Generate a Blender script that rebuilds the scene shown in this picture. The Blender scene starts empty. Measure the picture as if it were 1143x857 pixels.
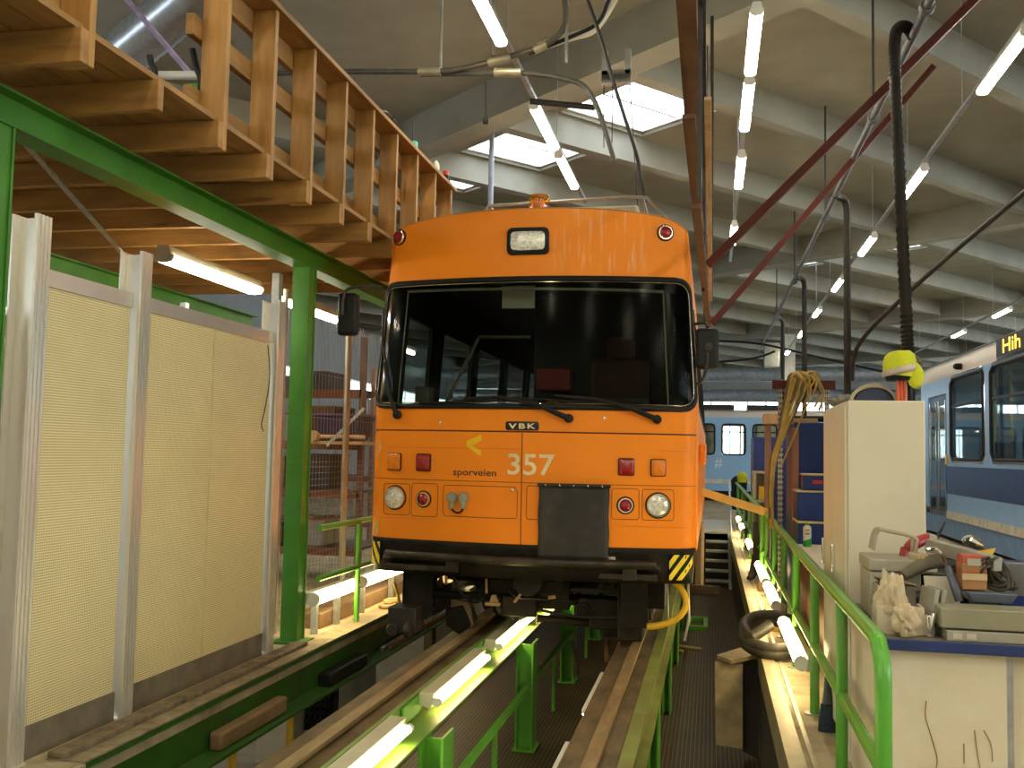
import bpy, bmesh, math, random
from mathutils import Vector, Matrix, noise
random.seed(5)
SC = bpy.context.scene
COL = SC.collection
PI = math.pi
W, H, F = 1143.0, 857.0, 1091.947
YAW, PITCH, ROLL = .201214, .0688572, -.0204146
EYE = Vector((0, 0, 1.43))          # metres above the rail heads, x across the tracks, y along them
FW = Vector((-math.sin(YAW) * math.cos(PITCH), math.cos(YAW) * math.cos(PITCH), math.sin(PITCH)))
_r = Vector((math.cos(YAW), math.sin(YAW), 0)); _u = _r.cross(FW)
RT = _r * math.cos(ROLL) - _u * math.sin(ROLL); UP = _u * math.cos(ROLL) + _r * math.sin(ROLL)

def at(px, py, X=None, Y=None, Z=None):
    """the point of a known plane that a measurement on the photograph points at"""
    d = FW * F + RT * (px - W / 2) - UP * (py - H / 2)
    i, v = (0, X) if X is not None else (1, Y) if Y is not None else (2, Z)
    return EYE + d * ((v - EYE[i]) / d[i])

# ------------------------------------------------------------------ materials
MATS = {}
def nodes_of(m):
    m.use_nodes = True
    nt = m.node_tree
    return nt, nt.nodes['Principled BSDF']
def mat(name, col, rough=.55, metal=0., var=.18, scale=6., bump=0., dirt=None, dirt_amt=.5, dscale=2.5, stretch=(1, 1, 1), spec=.5, knots=0):
    if name in MATS: return MATS[name]
    m = bpy.data.materials.new(name); nt, b = nodes_of(m); N, L = nt.nodes, nt.links
    tc = N.new('ShaderNodeTexCoord'); mp = N.new('ShaderNodeMapping'); mp.inputs['Scale'].default_value = stretch
    L.new(tc.outputs['Object'], mp.inputs[0])
    n = N.new('ShaderNodeTexNoise'); n.inputs['Scale'].default_value = scale; n.inputs['Detail'].default_value = 5
    L.new(mp.outputs[0], n.inputs['Vector'])
    cr = N.new('ShaderNodeValToRGB')
    cr.color_ramp.elements[0].position = .3; cr.color_ramp.elements[1].position = .7
    cr.color_ramp.elements[0].color = [c * (1 - var) for c in col] + [1]
    cr.color_ramp.elements[1].color = [min(1, c * (1 + var)) for c in col] + [1]
    L.new(n.outputs['Fac'], cr.inputs[0]); out = cr.outputs[0]
    if dirt:
        n2 = N.new('ShaderNodeTexNoise'); n2.inputs['Scale'].default_value = dscale; n2.inputs['Detail'].default_value = 8; n2.inputs['Roughness'].default_value = .7
        L.new(mp.outputs[0], n2.inputs['Vector'])
        r2 = N.new('ShaderNodeValToRGB'); r2.color_ramp.elements[0].position = .48; r2.color_ramp.elements[1].position = .68
        r2.color_ramp.elements[1].color = (dirt_amt,) * 3 + (1,)
        L.new(n2.outputs['Fac'], r2.inputs[0])
        mx = N.new('ShaderNodeMix'); mx.data_type = 'RGBA'; mx.inputs[7].default_value = (*dirt, 1)
        L.new(r2.outputs[0], mx.inputs[0]); L.new(out, mx.inputs[6]); out = mx.outputs[2]
    if knots:
        vo = N.new('ShaderNodeTexVoronoi'); vo.inputs['Scale'].default_value = knots; L.new(mp.outputs[0], vo.inputs['Vector'])
        kr = N.new('ShaderNodeValToRGB'); kr.color_ramp.elements[0].position = .06; kr.color_ramp.elements[1].position = .13
        kr.color_ramp.elements[0].color = (.75, .75, .75, 1); kr.color_ramp.elements[1].color = (0, 0, 0, 1); L.new(vo.outputs['Distance'], kr.inputs[0])
        mx = N.new('ShaderNodeMix'); mx.data_type = 'RGBA'; mx.inputs[7].default_value = (.13, .05, .015, 1)
        L.new(kr.outputs[0], mx.inputs[0]); L.new(out, mx.inputs[6]); out = mx.outputs[2]
    L.new(out, b.inputs['Base Color'])
    b.inputs['Roughness'].default_value = rough; b.inputs['Metallic'].default_value = metal
    b.inputs['Specular IOR Level'].default_value = spec
    if bump:
        bp = N.new('ShaderNodeBump'); bp.inputs['Strength'].default_value = bump; bp.inputs['Distance'].default_value = .01
        L.new(n.outputs['Fac'], bp.inputs['Height']); L.new(bp.outputs[0], b.inputs['Normal'])
    MATS[name] = m; return m
def emit(name, col, s):
    if name in MATS: return MATS[name]
    m = bpy.data.materials.new(name); nt, b = nodes_of(m)
    b.inputs['Base Color'].default_value = (*[min(1, c) for c in col], 1)
    b.inputs['Emission Color'].default_value = (*col, 1); b.inputs['Emission Strength'].default_value = s
    MATS[name] = m; return m
def glass(name, tint, gloss=.08, rough=.02, edge=.5):
    if name in MATS: return MATS[name]
    m = bpy.data.materials.new(name); m.use_nodes = True; nt = m.node_tree; N, L = nt.nodes, nt.links; N.clear()
    o = N.new('ShaderNodeOutputMaterial'); t = N.new('ShaderNodeBsdfTransparent'); g = N.new('ShaderNodeBsdfGlossy'); mx = N.new('ShaderNodeMixShader')
    lw = N.new('ShaderNodeLayerWeight'); lw.inputs[0].default_value = .25
    ad = N.new('ShaderNodeMath'); ad.operation = 'MULTIPLY_ADD'; ad.inputs[1].default_value = edge; ad.inputs[2].default_value = gloss; ad.use_clamp = True
    L.new(lw.outputs['Fresnel'], ad.inputs[0]); L.new(ad.outputs[0], mx.inputs[0])
    t.inputs[0].default_value = (*tint, 1); g.inputs['Roughness'].default_value = rough
    L.new(t.outputs[0], mx.inputs[1]); L.new(g.outputs[0], mx.inputs[2]); L.new(mx.outputs[0], o.inputs[0])
    MATS[name] = m; return m
def grid_mat(name, base, hole, pitch, axes, size, rough=.5, metal=0., round_=True, var=.12, patch=None):
    """a sheet with a regular pattern of openings (dots) or bars, as its own surface pattern"""
    if name in MATS: return MATS[name]
    m = mat(name, base, rough, metal, var, 3., dirt=patch, dirt_amt=.55, dscale=1.6); nt = m.node_tree; N, L = nt.nodes, nt.links; b = N['Principled BSDF']
    tc = N.new('ShaderNodeTexCoord'); sp = N.new('ShaderNodeSeparateXYZ'); L.new(tc.outputs['Object'], sp.inputs[0])
    def ma(op, a, b_=None):
        x = N.new('ShaderNodeMath'); x.operation = op
        for i, v in enumerate((a, b_)):
            if v is None: continue
            if isinstance(v, (int, float)): x.inputs[i].default_value = v
            else: L.new(v, x.inputs[i])
        return x.outputs[0]
    ds = []
    for k, ax in enumerate(axes):
        p = pitch[k]
        f = ma('FRACT', ma('ADD', ma('DIVIDE', sp.outputs[ax], p), 1000.))
        ds.append(ma('ABSOLUTE', ma('SUBTRACT', f, .5)))
    if round_:
        d = ma('ADD', ma('MULTIPLY', ds[0], ds[0]), ma('MULTIPLY', ds[1], ds[1])); k = ma('LESS_THAN', d, size * size)
    else:
        k = ma('MULTIPLY', ma('LESS_THAN', ds[0], size[0]), ma('LESS_THAN', ds[1], size[1]))
    src = b.inputs['Base Color'].links[0].from_socket
    mx = N.new('ShaderNodeMix'); mx.data_type = 'RGBA'; mx.inputs[7].default_value = (*hole, 1)
    L.new(k, mx.inputs[0]); L.new(src, mx.inputs[6]); L.new(mx.outputs[2], b.inputs['Base Color'])
    return m

WOOD = mat('spruce_timber', (.33, .165, .037), .6, 0, .3, 4.5, .15, dirt=(.24, .095, .022), dirt_amt=.6, dscale=4, stretch=(3, 3, .45), knots=2.2)
WOODX = mat('spruce_joist', (.31, .155, .035), .6, 0, .3, 4.5, .15, dirt=(.21, .085, .022), dirt_amt=.6, dscale=4, stretch=(.45, 3, 3), knots=2.2)
WOODY = mat('spruce_board', (.28, .14, .034), .65, 0, .3, 4.5, .15, dirt=(.18, .085, .022), dirt_amt=.6, dscale=4, stretch=(3, .35, 3), knots=2.2)
PALEWOOD = mat('pale_wood', (.5, .34, .17), .65, 0, .2, 6, .1, stretch=(1, 1, .3))
OLDWOOD = mat('weathered_wood', (.24, .15, .07), .75, 0, .3, 8, .2, dirt=(.1, .06, .03), dirt_amt=.6, stretch=(1, .4, 1))
GREEN = mat('green_paint', (.05, .20, .016), .42, 0, .14, 5, .04, dirt=(.03, .1, .015), dirt_amt=.5, dscale=2.2)
LGREEN = mat('bright_green_paint', (.11, .38, .035), .38, 0, .12, 5, .04, dirt=(.16, .24, .05), dirt_amt=.5, dscale=3)
ALU = mat('aluminium', (.80, .77, .70), .30, .7, .03, 3, .01, stretch=(4, 4, .4))
GALV = mat('galvanised', (.42, .43, .43), .4, .7, .2, 14, .03)
STEEL = mat('dark_steel', (.03, .026, .022), .5, .2, .3, 10, .1)
BLACK = mat('black_rubber', (.007, .007, .0075), .5, 0, .25, 12, .05, spec=.3)
UNDER = mat('greasy_black', (.0075, .006, .0045), .6, 0, .4, 9, .2, dirt=(.045, .03, .014), dirt_amt=.45, dscale=6, spec=.22)
ORANGE = mat('orange_coach_paint', (.92, .268, .010), .45, 0, .04, 2.0, .01, dirt=(.60, .13, .006), dirt_amt=.35, dscale=2.4, stretch=(1.5, 1.5, .6))
CONC = mat('painted_concrete', (.25, .235, .178), .85, 0, .1, 1.5, .08, dirt=(.185, .168, .115), dirt_amt=.4, dscale=.6)
FLOORM = mat('dusty_platform', (.40, .33, .20), .75, 0, .2, 5, .15, dirt=(.15, .11, .06), dirt_amt=.7, dscale=2.2)
LOWFLOOR = mat('lower_floor_concrete', (.30, .28, .25), .7, 0, .2, 3, .1, dirt=(.12, .1, .08), dirt_amt=.6, dscale=1.2)
SILL = mat('oily_brown_sill', (.17, .118, .055), .65, 0, .3, 5, .2, dirt=(.05, .032, .02), dirt_amt=.6, dscale=3.5, stretch=(2, .7, 2))
RAILM = mat('rusty_rail', (.36, .25, .12), .5, .25, .25, 6, .1, dirt=(.12, .07, .035), dirt_amt=.5, stretch=(3, .6, 3))
WHITE = mat('white_enamel', (.75, .73, .66), .4, 0, .05, 4)
CREAM = mat('beige_cabinet_paint', (.67, .61, .46), .42, 0, .05, 1.5, .01, dirt=(.58, .51, .37), dirt_amt=.35, dscale=1.2)
NAVY = mat('navy_paint', (.010, .034, .17), .45, 0, .2, 5, spec=.3)
BLUE = mat('blue_coach_paint', (.27, .45, .70), .3, 0, .06, 2)
REDP = mat('red_lead_paint', (.075, .014, .009), .6, 0, .2, 7, spec=.25, dirt=(.07, .02, .015), dirt_amt=.5)
YEL = mat('yellow_paint', (.72, .42, .02), .45, 0, .1, 6)
CHROME = mat('chrome', (.8, .8, .78), .12, 1., .04, 6)
REDL = mat('red_lens', (.30, .005, .008), .15, 0, .15, 30, spec=.8)
AMBL = mat('amber_lens', (.74, .20, .004), .3, 0, .12, 30, spec=.5)
CLEARL = mat('clear_lens', (.80, .78, .68), .15, .25, .35, 45, .3)
GREYP = mat('grey_box_paint', (.34, .31, .24), .5, 0, .15, 7, dirt=(.2, .17, .12), dirt_amt=.5, dscale=4)
TUBE_HI = emit('tube_white', (1., .91, .67), 29.)
TUBE_LO = emit('tube_warm', (1., .76, .36), 13.)
PANE = glass('window_glass', (.86, .9, .88), .06)

# ------------------------------------------------------------------ mesh builder
WLOC = {}
class MB:
    def __init__(s): s.b = bmesh.new()
    def face(s, pts, ):
        vs = [s.b.verts.new(p) for p in pts]
        try: return s.b.faces.new(vs)
        except ValueError: return None
    def hexa(s, c):
        v = [s.b.verts.new(p) for p in c]
        for f in ((0, 3, 2, 1), (4, 5, 6, 7), (0, 1, 5, 4), (1, 2, 6, 5), (2, 3, 7, 6), (3, 0, 4, 7)): s.b.faces.new([v[i] for i in f])
        return s
    def box(s, x0, x1, y0, y1, z0, z1):
        return s.hexa([(x0, y0, z0), (x1, y0, z0), (x1, y1, z0), (x0, y1, z0), (x0, y0, z1), (x1, y0, z1), (x1, y1, z1), (x0, y1, z1)])
    def obox(s, c, size, rot=(0, 0, 0)):
        from mathutils import Euler
        R = Euler(rot).to_matrix(); c = Vector(c); a = [v / 2 for v in size]
        return s.hexa([c + R @ Vector((a[0] * i, a[1] * j, a[2] * k)) for k in (-1, 1) for i, j in ((-1, -1), (1, -1), (1, 1), (-1, 1))])
    def bar(s, p0, p1, w, h, up=(0, 0, 1)):
        p0, p1 = Vector(p0), Vector(p1); d = (p1 - p0).normalized(); u = Vector(up)
        if abs(d.dot(u)) > .98: u = Vector((0, 1, 0))
        a = d.cross(u).normalized(); u = a.cross(d)
        q = [a * (w / 2 * i) + u * (h / 2 * j) for i, j in ((-1, -1), (1, -1), (1, 1), (-1, 1))]
        return s.hexa([p0 + k for k in q] + [p1 + k for k in q])
    def prism(s, poly, d):
        """poly: closed loop of points; d: extrusion vector"""
        d = Vector(d); a = [s.b.verts.new(p) for p in poly]; c = [s.b.verts.new(Vector(p) + d) for p in poly]; n = len(poly)
        s.b.faces.new(a[::-1]); s.b.faces.new(c)
        for i in range(n): s.b.faces.new((a[i], a[(i + 1) % n], c[(i + 1) % n], c[i]))
        return s
    def ring_loft(s, rings, closed=True, caps=True):
        vr = [[s.b.verts.new(p) for p in r] for r in rings]; n = len(rings[0])
        for i in range(len(vr) - 1):
            for j in range(n if closed else n - 1):
                k = (j + 1) % n
                s.b.faces.new((vr[i][j], vr[i][k], vr[i + 1][k], vr[i + 1][j]))
        if caps and closed:
            s.b.faces.new(vr[0][::-1]); s.b.faces.new(vr[-1])
        return s
    def tube(s, pts, r, seg=8, smooth=0, closed=False, flat=None, rib=None):
        P = [Vector(p) for p in pts]
        if smooth:
            if isinstance(r, (list, tuple)):
                q_ = r; r = []
                for i in range(len(P) - 1): r += [q_[i] + (q_[i + 1] - q_[i]) * k / smooth for k in range(smooth)]
                r.append(q_[-1])
            Q = []; n = len(P)
            rng = range(n if closed else n - 1)
            for i in rng:
                a, b, c, d = (P[(i - 1) % n] if closed or i else P[0]), P[i], P[(i + 1) % n], (P[(i + 2) % n] if closed or i + 2 < n else P[-1])
                for k in range(smooth):
                    t = k / smooth
                    Q.append(.5 * ((2 * b) + (c - a) * t + (2 * a - 5 * b + 4 * c - d) * t * t + (3 * b - a - 3 * c + d) * t ** 3))
            if not closed: Q.append(P[-1])
            P = Q
        n = len(P); rings = []; u = None
        for i in range(n):
            d = (P[(i + 1) % n] - P[i - 1]) if closed or 0 < i < n - 1 else (P[1] - P[0] if i == 0 else P[-1] - P[-2])
            d.normalize()
            if u is None: u = Vector((0, 0, 1)) if abs(d.z) < .9 else Vector((0, 1, 0))
            a = d.cross(u)
            if a.length < 1e-6: a = d.orthogonal()
            a.normalize(); u = a.cross(d)
            rr = r[i] if isinstance(r, (list, tuple)) else r
            if rib and i % 2: rr *= rib
            f = flat or 1
            rings.append([P[i] + a * (rr * math.cos(2 * PI * k / seg)) + u * (rr * f * math.sin(2 * PI * k / seg)) for k in range(seg)])
        if closed: rings.append(rings[0]); return s.ring_loft(rings, True, False)
        return s.ring_loft(rings)
    def cyl(s, p0, p1, r, seg=16, r2=None):
        return s.tube([p0, p1], [r, r if r2 is None else r2], seg)
    def lathe(s, prof, c, axis=(0, 0, 1), seg=20):
        """prof: (radius, height) pairs along the axis from c"""
        ax = Vector(axis).normalized(); a = ax.orthogonal().normalized(); b = ax.cross(a); c = Vector(c)
        return s.ring_loft([[c + ax * h + a * (max(r, 1e-4) * math.cos(2 * PI * k / seg)) + b * (max(r, 1e-4) * math.sin(2 * PI * k / seg)) for k in range(seg)] for r, h in prof])
    def build(s, name, m, parent=None, label=None, cat=None, group=None, kind=None, bevel=0., smooth=True, sharp=.6, solid=0., sub=0):
        b = s.b
        bmesh.ops.remove_doubles(b, verts=b.verts, dist=1e-5)
        bmesh.ops.recalc_face_normals(b, faces=b.faces)
        if parent is None:
            xs = [v.co.x for v in b.verts]; ys = [v.co.y for v in b.verts]; zs = [v.co.z for v in b.verts]
            loc = Vector(((min(xs) + max(xs)) / 2, (min(ys) + max(ys)) / 2, min(zs)))
        else: loc = WLOC[parent.name]
        for v in b.verts: v.co -= loc
        me = bpy.data.meshes.new(name)
        if smooth:
            for f in b.faces: f.smooth = True
            for e in b.edges:
                if len(e.link_faces) == 2 and e.calc_face_angle(0) > sharp: e.smooth = False
        b.to_mesh(me); b.free()
        o = bpy.data.objects.new(name, me); COL.objects.link(o); me.materials.append(m)
        if parent is None: o.location = loc
        else: o.parent = parent
        WLOC[o.name] = loc
        if solid:
            md = o.modifiers.new('thick', 'SOLIDIFY'); md.thickness = solid; md.offset = 0
        if bevel:
            md = o.modifiers.new('bevel', 'BEVEL'); md.width = bevel; md.segments = 2; md.limit_method = 'ANGLE'
        if sub:
            md = o.modifiers.new('sub', 'SUBSURF'); md.levels = md.render_levels = sub
        tag(o, label, cat, group, kind)
        return o
def tag(o, label=None, cat=None, group=None, kind=None):
    for k, v in (('label', label), ('category', cat), ('group', group), ('kind', kind)):
        if v: o[k] = v
    return o
def thing(name, label, cat, loc, group=None):
    o = bpy.data.objects.new(name, None); COL.objects.link(o); o.location = loc; o.empty_display_size = .1
    WLOC[o.name] = Vector(loc); return tag(o, label, cat, group)
def dup(root, delta, label=None):
    """a copy of a thing with copies of its parts and their sub-parts"""
    def rec(o, par):
        c = o.copy(); COL.objects.link(c)
        if par: c.parent = par
        for ch in list(o.children): rec(ch, c)
        return c
    c = rec(root, None); c.location = root.location + Vector(delta)
    if label: c['label'] = label
    return c
def Bx(*a): return MB().box(*a)
def text_mesh(body, bold=0.):
    cu = bpy.data.curves.new('lettering', 'FONT'); cu.body = body; cu.size = 1; cu.resolution_u = 4; cu.offset = bold
    o = bpy.data.objects.new('lettering', cu); COL.objects.link(o)
    dg = bpy.context.evaluated_depsgraph_get(); me = bpy.data.meshes.new_from_object(o.evaluated_get(dg))
    bpy.data.objects.remove(o); bpy.data.curves.remove(cu)
    bm = bmesh.new(); bm.from_mesh(me); bpy.data.meshes.remove(me)
    return bm
def lettering(body, fn, x0, x1, z0, z1, thick=.002, bold=0., fitz=None):
    """text whose ink fills the box, mapped through fn(x, z, off)"""
    bm = text_mesh(body, bold); bmesh.ops.triangulate(bm, faces=bm.faces)
    lx, hx = min(v.co.x for v in bm.verts), max(v.co.x for v in bm.verts); ly, hy = min(v.co.y for v in bm.verts), max(v.co.y for v in bm.verts)
    m = MB(); m.b.free(); m.b = bm
    for v in bm.verts:
        v.co = fn(x0 + (x1 - x0) * (v.co.x - lx) / (hx - lx), z0 + (z1 - z0) * (v.co.y - ly) / (hy - ly), thick)
    return m
# ================================================================== SETTING
ET, EN = Vector((.757, -.653, 0)), Vector((.653, .757, 0))      # the roof grid lies askew to the tracks
def tn(t, n, z): return EN * n + ET * t + Vector((0, 0, z))
def tnbox(m, t0, t1, n0, n1, z0, z1):
    return m.hexa([tn(t, n, z) for z in (z0, z1) for t, n in ((t0, n0), (t1, n0), (t1, n1), (t0, n1))])
ZS, ZB = 6.7, 6.15
SKY = [(-11.35, -9.0, 9.6, 11.4), (-14.05, -11.7, 9.6, 11.4), (-13.6, -11.9, 21.3, 22.8), (-16.3, -14.6, 21.3, 22.8), (-16.3, -14.6, 9.75, 11.25)]
ts = sorted({-48, 16} | {v for s in SKY for v in s[:2]}); ns = sorted({-9, 62} | {v for s in SKY for v in s[2:]})
m = MB()
for i in range(len(ts) - 1):
    for j in range(len(ns) - 1):
        tc, nc = (ts[i] + ts[i + 1]) / 2, (ns[j] + ns[j + 1]) / 2
        if any(a < tc < b and c < nc < d for a, b, c, d in SKY): continue
        tnbox(m, ts[i], ts[i + 1], ns[j], ns[j + 1], ZS, ZS + .08)
m.build('ceiling', CONC, kind='structure', smooth=False)
for k, n in enumerate((-3.6, 8., 19.55, 31.1, 42.6)):
    m = MB(); tnbox(m, -48, 16, n - .02, n + .42, ZB - .02, ZS + .02); m.build('ceiling_beam', CONC, kind='structure', smooth=False)
for k in range(-15, 6):
    t = -.65 + 2.72 * k
    if t > -45:
        m = MB(); tnbox(m, t - .11, t + .11, 8.2 if -12 < t < 0 else -8, 60, ZB + .10, ZS + .02); m.build('ceiling_beam', CONC, kind='structure', smooth=False)
for i, (a, b, c, d) in enumerate(SKY):
    m = MB()
    for n in (c, d): tnbox(m, a - .05, b + .05, n - .05, n + .05, ZS + .06, ZS + .16)
    for t in (a, b): tnbox(m, t - .05, t + .05, c, d, ZS + .06, ZS + .16)
    for t in (a + (b - a) / 3, a + 2 * (b - a) / 3): tnbox(m, t - .02, t + .02, c, d, ZS + .1, ZS + .14)
    w = m.build('window_%d' % (i + 1), WHITE, kind='structure', smooth=False)
    m = MB(); tnbox(m, a, b, c, d, ZS + .14, ZS + .15); m.build('skylight_pane', glass('skylight_glass', (.93, .95, .97), .03), w, kind='structure')

Bx(-14, 27, -6, 60, -1.95, -1.75).build('floor', LOWFLOOR, kind='structure', smooth=False)
Bx(.42, 26, -6, 60, -.26, -.1).build('platform_floor', FLOORM, kind='structure', smooth=False)
Bx(-14, -2.95, 2.2, 60, -.2, -.1).build('platform_floor', FLOORM, kind='structure', smooth=False)
Bx(-2.9, .42, 24.0, 60, -.26, -.1).build('platform_floor', FLOORM, kind='structure', smooth=False)
Bx(.4, .47, 1.5, 60, -1.75, -.262).build('wall_right', mat('pit_wall', (.055, .05, .04), .8, 0, .3, 4), kind='structure', smooth=False)
m = Bx(.385, .415, 2.5, 24, -.30, -.085).box(.415, .475, 2.5, 24, -.0985, -.085).box(.505, .53, 2.5, 24, -.0985, -.09)
m.build('trim_1', mat('edge_angle_steel', (.42, .35, .22), .45, .45, .2, 6, .05), kind='structure', smooth=False)
GRATE = grid_mat('bar_grating', (.036, .025, .013), (.17, .122, .062), (.034, .034), (0, 1), (.1, .5), .55, .35, False, .35, patch=(.06, .04, .022))
Bx(-2.4, -.56, 2.2, 20, -.985, -.95).build('grating_floor', GRATE, kind='structure', smooth=False)
Bx(-.52, .40, 2.2, 20, -.985, -.95).build('grating_floor', GRATE, kind='structure', smooth=False)
Bx(-.524, -.512, 2.2, 18.5, -.95, -.93).build('trim_2', mat('grating_edge', (.4, .36, .26), .4, .5), kind='structure')
Bx(-1.78, .4, 20, 20.1, -1.75, -.1).build('wall_back_pit', mat('pit_wall', (.1, .09, .07)), kind='structure')
Bx(-14, 26, -6.3, -6, -1.75, 7).build('wall_near', mat('near_wall', (.72, .68, .56), .85), kind='structure', smooth=False)
# far wall with its ribbon window, and the side wall of the stores
FAR = mat('far_wall_paint', (.32, .335, .33), .8, 0, .08, 1)
Bx(-30, 30, 56, 56.3, -.1, 1.2).build('wall_far', FAR, kind='structure', smooth=False)
for a, b in ((-30, -5), (4.5, 30)): Bx(a, b, 56, 56.3, 1.2, 3.3).build('wall_far', FAR, kind='structure', smooth=False)
Bx(-30, 30, 56, 56.3, 3.3, 3.9).build('wall_far', FAR, kind='structure', smooth=False)
m = MB()
for i in range(12): m.box(-5 + i * .86, -4.94 + i * .86, 56.05, 56.2, 1.2, 3.3)
wg = m.build('window_10', WHITE, kind='structure', smooth=False); Bx(-5, 4.5, 56.11, 56.13, 1.2, 3.3).build('glass_pane', PANE, wg, kind='structure')
Bx(-30, 30, 56, 56.3, 5.1, 7).build('wall_far_top', FAR, kind='structure', smooth=False)
m = MB()
for i in range(61): m.box(-30 + i - .04, -30 + i + .04, 56.05, 56.2, 3.9, 5.1)
m.box(-30, 30, 56.05, 56.2, 4.45, 4.51)
wf = m.build('window_9', WHITE, kind='structure', smooth=False)
Bx(-30, 30, 56.11, 56.13, 3.9, 5.1).build('glass_pane', PANE, wf, kind='structure')
Bx(-14.3, -14, -6, 56, -1.75, 3.5).build('wall_left', FAR, kind='structure', smooth=False)
Bx(-14.3, -14, -6, 56, 4.15, 7).build('wall_left_top', FAR, kind='structure', smooth=False)
Bx(26, 26.3, -6, 56, -.1, 2.2).build('wall_right_far', FAR, kind='structure', smooth=False)
Bx(26, 26.3, -6, 56, 5.6, 7).build('wall_right_far_top', FAR, kind='structure', smooth=False)
for px, Y, wd in ((880, 38.8, .48),):
    p = at(px, 420, Y=Y); Bx(p.x - wd / 2, p.x + wd / 2, Y - .2, Y + .2, -.1, ZB).build('column', mat('white_column_paint', (.66, .62, .52), .7), kind='structure', smooth=False)
CW = mat('lower_column_paint', (.55, .52, .44), .7, 0, .1, 4, dirt=(.3, .27, .2))
for x, y, w in ((-4.3, 9.55, .36), (-4.15, 11.9, .18), (-3.1, 9.9, .5), (-3.0, 11.6, .4), (-3.05, 13.6, .5), (-4.8, 15, .5)):
    Bx(x - w / 2, x + w / 2, y - .15, y + .15, -1.75, -.21).build('column', CW, kind='structure', smooth=False)

# ================================================================== ORANGE TRAM
TX, HW, ZBOT = -1.38, 1.27, .715
YC = 7.28
def hw(z): return HW if z < 1.8 else HW - .075 * (z - 1.8) / 1.2 if z < 3 else HW - .075 - .05 * ((z - 3) / .3) ** 2
def lean(z): return 0 if z < 1.75 else .05 * min(z - 1.75, 1.2)
# plan curve of the nose by arc length
_pl = []
R0 = .125; xa = HW - R0
k0 = .125
for i in range(61): x = xa * i / 60; _pl.append((x, k0 * x * x))
a0 = math.atan(2 * k0 * xa); cx, cy = xa - R0 * math.sin(a0), k0 * xa * xa + R0 * math.cos(a0)
for i in range(1, 25):
    a = a0 + (PI / 2 - a0) * i / 24; _pl.append((cx + R0 * math.sin(a), cy - R0 * math.cos(a)))
_f = HW / _pl[-1][0]; _pl = [(x * _f, y) for x, y in _pl]
_s = [0.]
for i in range(1, len(_pl)): _s.append(_s[-1] + math.hypot(_pl[i][0] - _pl[i - 1][0], _pl[i][1] - _pl[i - 1][1]))
SL = _s[-1]; YSIDE = YC + _pl[-1][1]
def plan(s):
    q = min(abs(s), SL)
    for i in range(1, len(_s)):
        if q <= _s[i] + 1e-9:
            t = (q - _s[i - 1]) / (_s[i] - _s[i - 1]); x = _pl[i - 1][0] + t * (_pl[i][0] - _pl[i - 1][0]); y = _pl[i - 1][1] + t * (_pl[i][1] - _pl[i - 1][1])
            return math.copysign(x, s), y
    return math.copysign(HW, s), _pl[-1][1]
def surf0(s, z):
    x, y = plan(s); return Vector((TX + x * hw(z) / HW, YC + y + lean(z), z))
def surf(s, z, off=0.):
    p = surf0(s, z)
    if off:
        a = surf0(s + .01, z) - surf0(s - .01, z); n = a.cross(Vector((0, .05 if 1.75 < z < 2.95 else 0, 1))).normalized()
        if abs(s) > SL - .012: n = Vector((math.copysign(1, s), 0, 0))
        p = p + n * off
    return p
def s_of_x(x):
    u = abs(x - TX)
    for i in range(1, len(_pl)):
        if u <= _pl[i][0]:
            t = (u - _pl[i - 1][0]) / (_pl[i][0] - _pl[i - 1][0]); return math.copysign(_s[i - 1] + t * (_s[i] - _s[i - 1]), x - TX)
    return math.copysign(SL, x - TX)
def fz(x, z, off=0.): return surf(s_of_x(x), z, off)
def fp(px, py):
    """where a point of the photograph meets the tram's nose: (s, z)"""
    y = 7.35
    for _ in range(6):
        p = at(px, py, Y=y); s = s_of_x(TX + (p.x - TX) * HW / hw(p.z)); y = surf0(s, p.z).y
    return s, p.z
def ztop(s):
    x = abs(plan(s)[0]) / HW; return 3.305 - .095 * x ** 3 - .05 * max(0, (x - .85) / .15) ** 2
tram = thing('tram', 'orange single-ended works tram number 357 on the raised track', 'tram', (TX, YC + 3, 0))
WZ0, WZ1, WS, WR = 1.775, 2.755, SL - .045, .13
def rr_pt(ang, hs, hz, r):
    dx, dz = math.cos(ang), math.sin(ang); lo, hi = 0, 5
    for _ in range(40):
        t = (lo + hi) / 2; ax, az = abs(dx * t) - (hs - r), abs(dz * t) - (hz - r)
        d = math.hypot(max(ax, 0), max(az, 0)) + min(max(ax, az), 0) - r
        if d < 0: lo = t
        else: hi = t
    return dx * lo, dz * lo
WZC, WHZ = (WZ0 + WZ1) / 2, (WZ1 - WZ0) / 2
angs = [2 * PI * i / 220 for i in range(220)]
for sx in (-1, 1):
    for z in (ZBOT, 3.16): angs.append(math.atan2(z - WZC, sx * SL) % (2 * PI))
    for sg in (-1, 1): angs += [math.atan2(sg * (WHZ - .13 * q), sx * (WS - .13 * (1 - q) ** 1.5)) % (2 * PI) for q in (.1, .3, .5, .7, .9)]
angs = sorted(set(round(a, 6) for a in angs))
def outer(a):
    dx, dz = math.cos(a), math.sin(a); t = SL / max(abs(dx), 1e-6)
    if dz < 0: t = min(t, (WZC - ZBOT) / -dz)
    if dz > 0:
        for _ in range(12):
            tt = (ztop(max(-SL, min(SL, dx * t))) - WZC) / dz
            if tt >= t and _ == 0: break
            t = min(SL / max(abs(dx), 1e-6), tt)
    return dx * t, dz * t
rings = []
NR = 22
for k in range(NR + 1):
    q = k / NR; ring = []
    for a in angs:
        p, o = rr_pt(a, WS, WHZ, WR), outer(a)
        s, z = p[0] + (o[0] - p[0]) * q, WZC + p[1] + (o[1] - p[1]) * q
        ring.append(surf(s, z))
    rings.append(ring)
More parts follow.
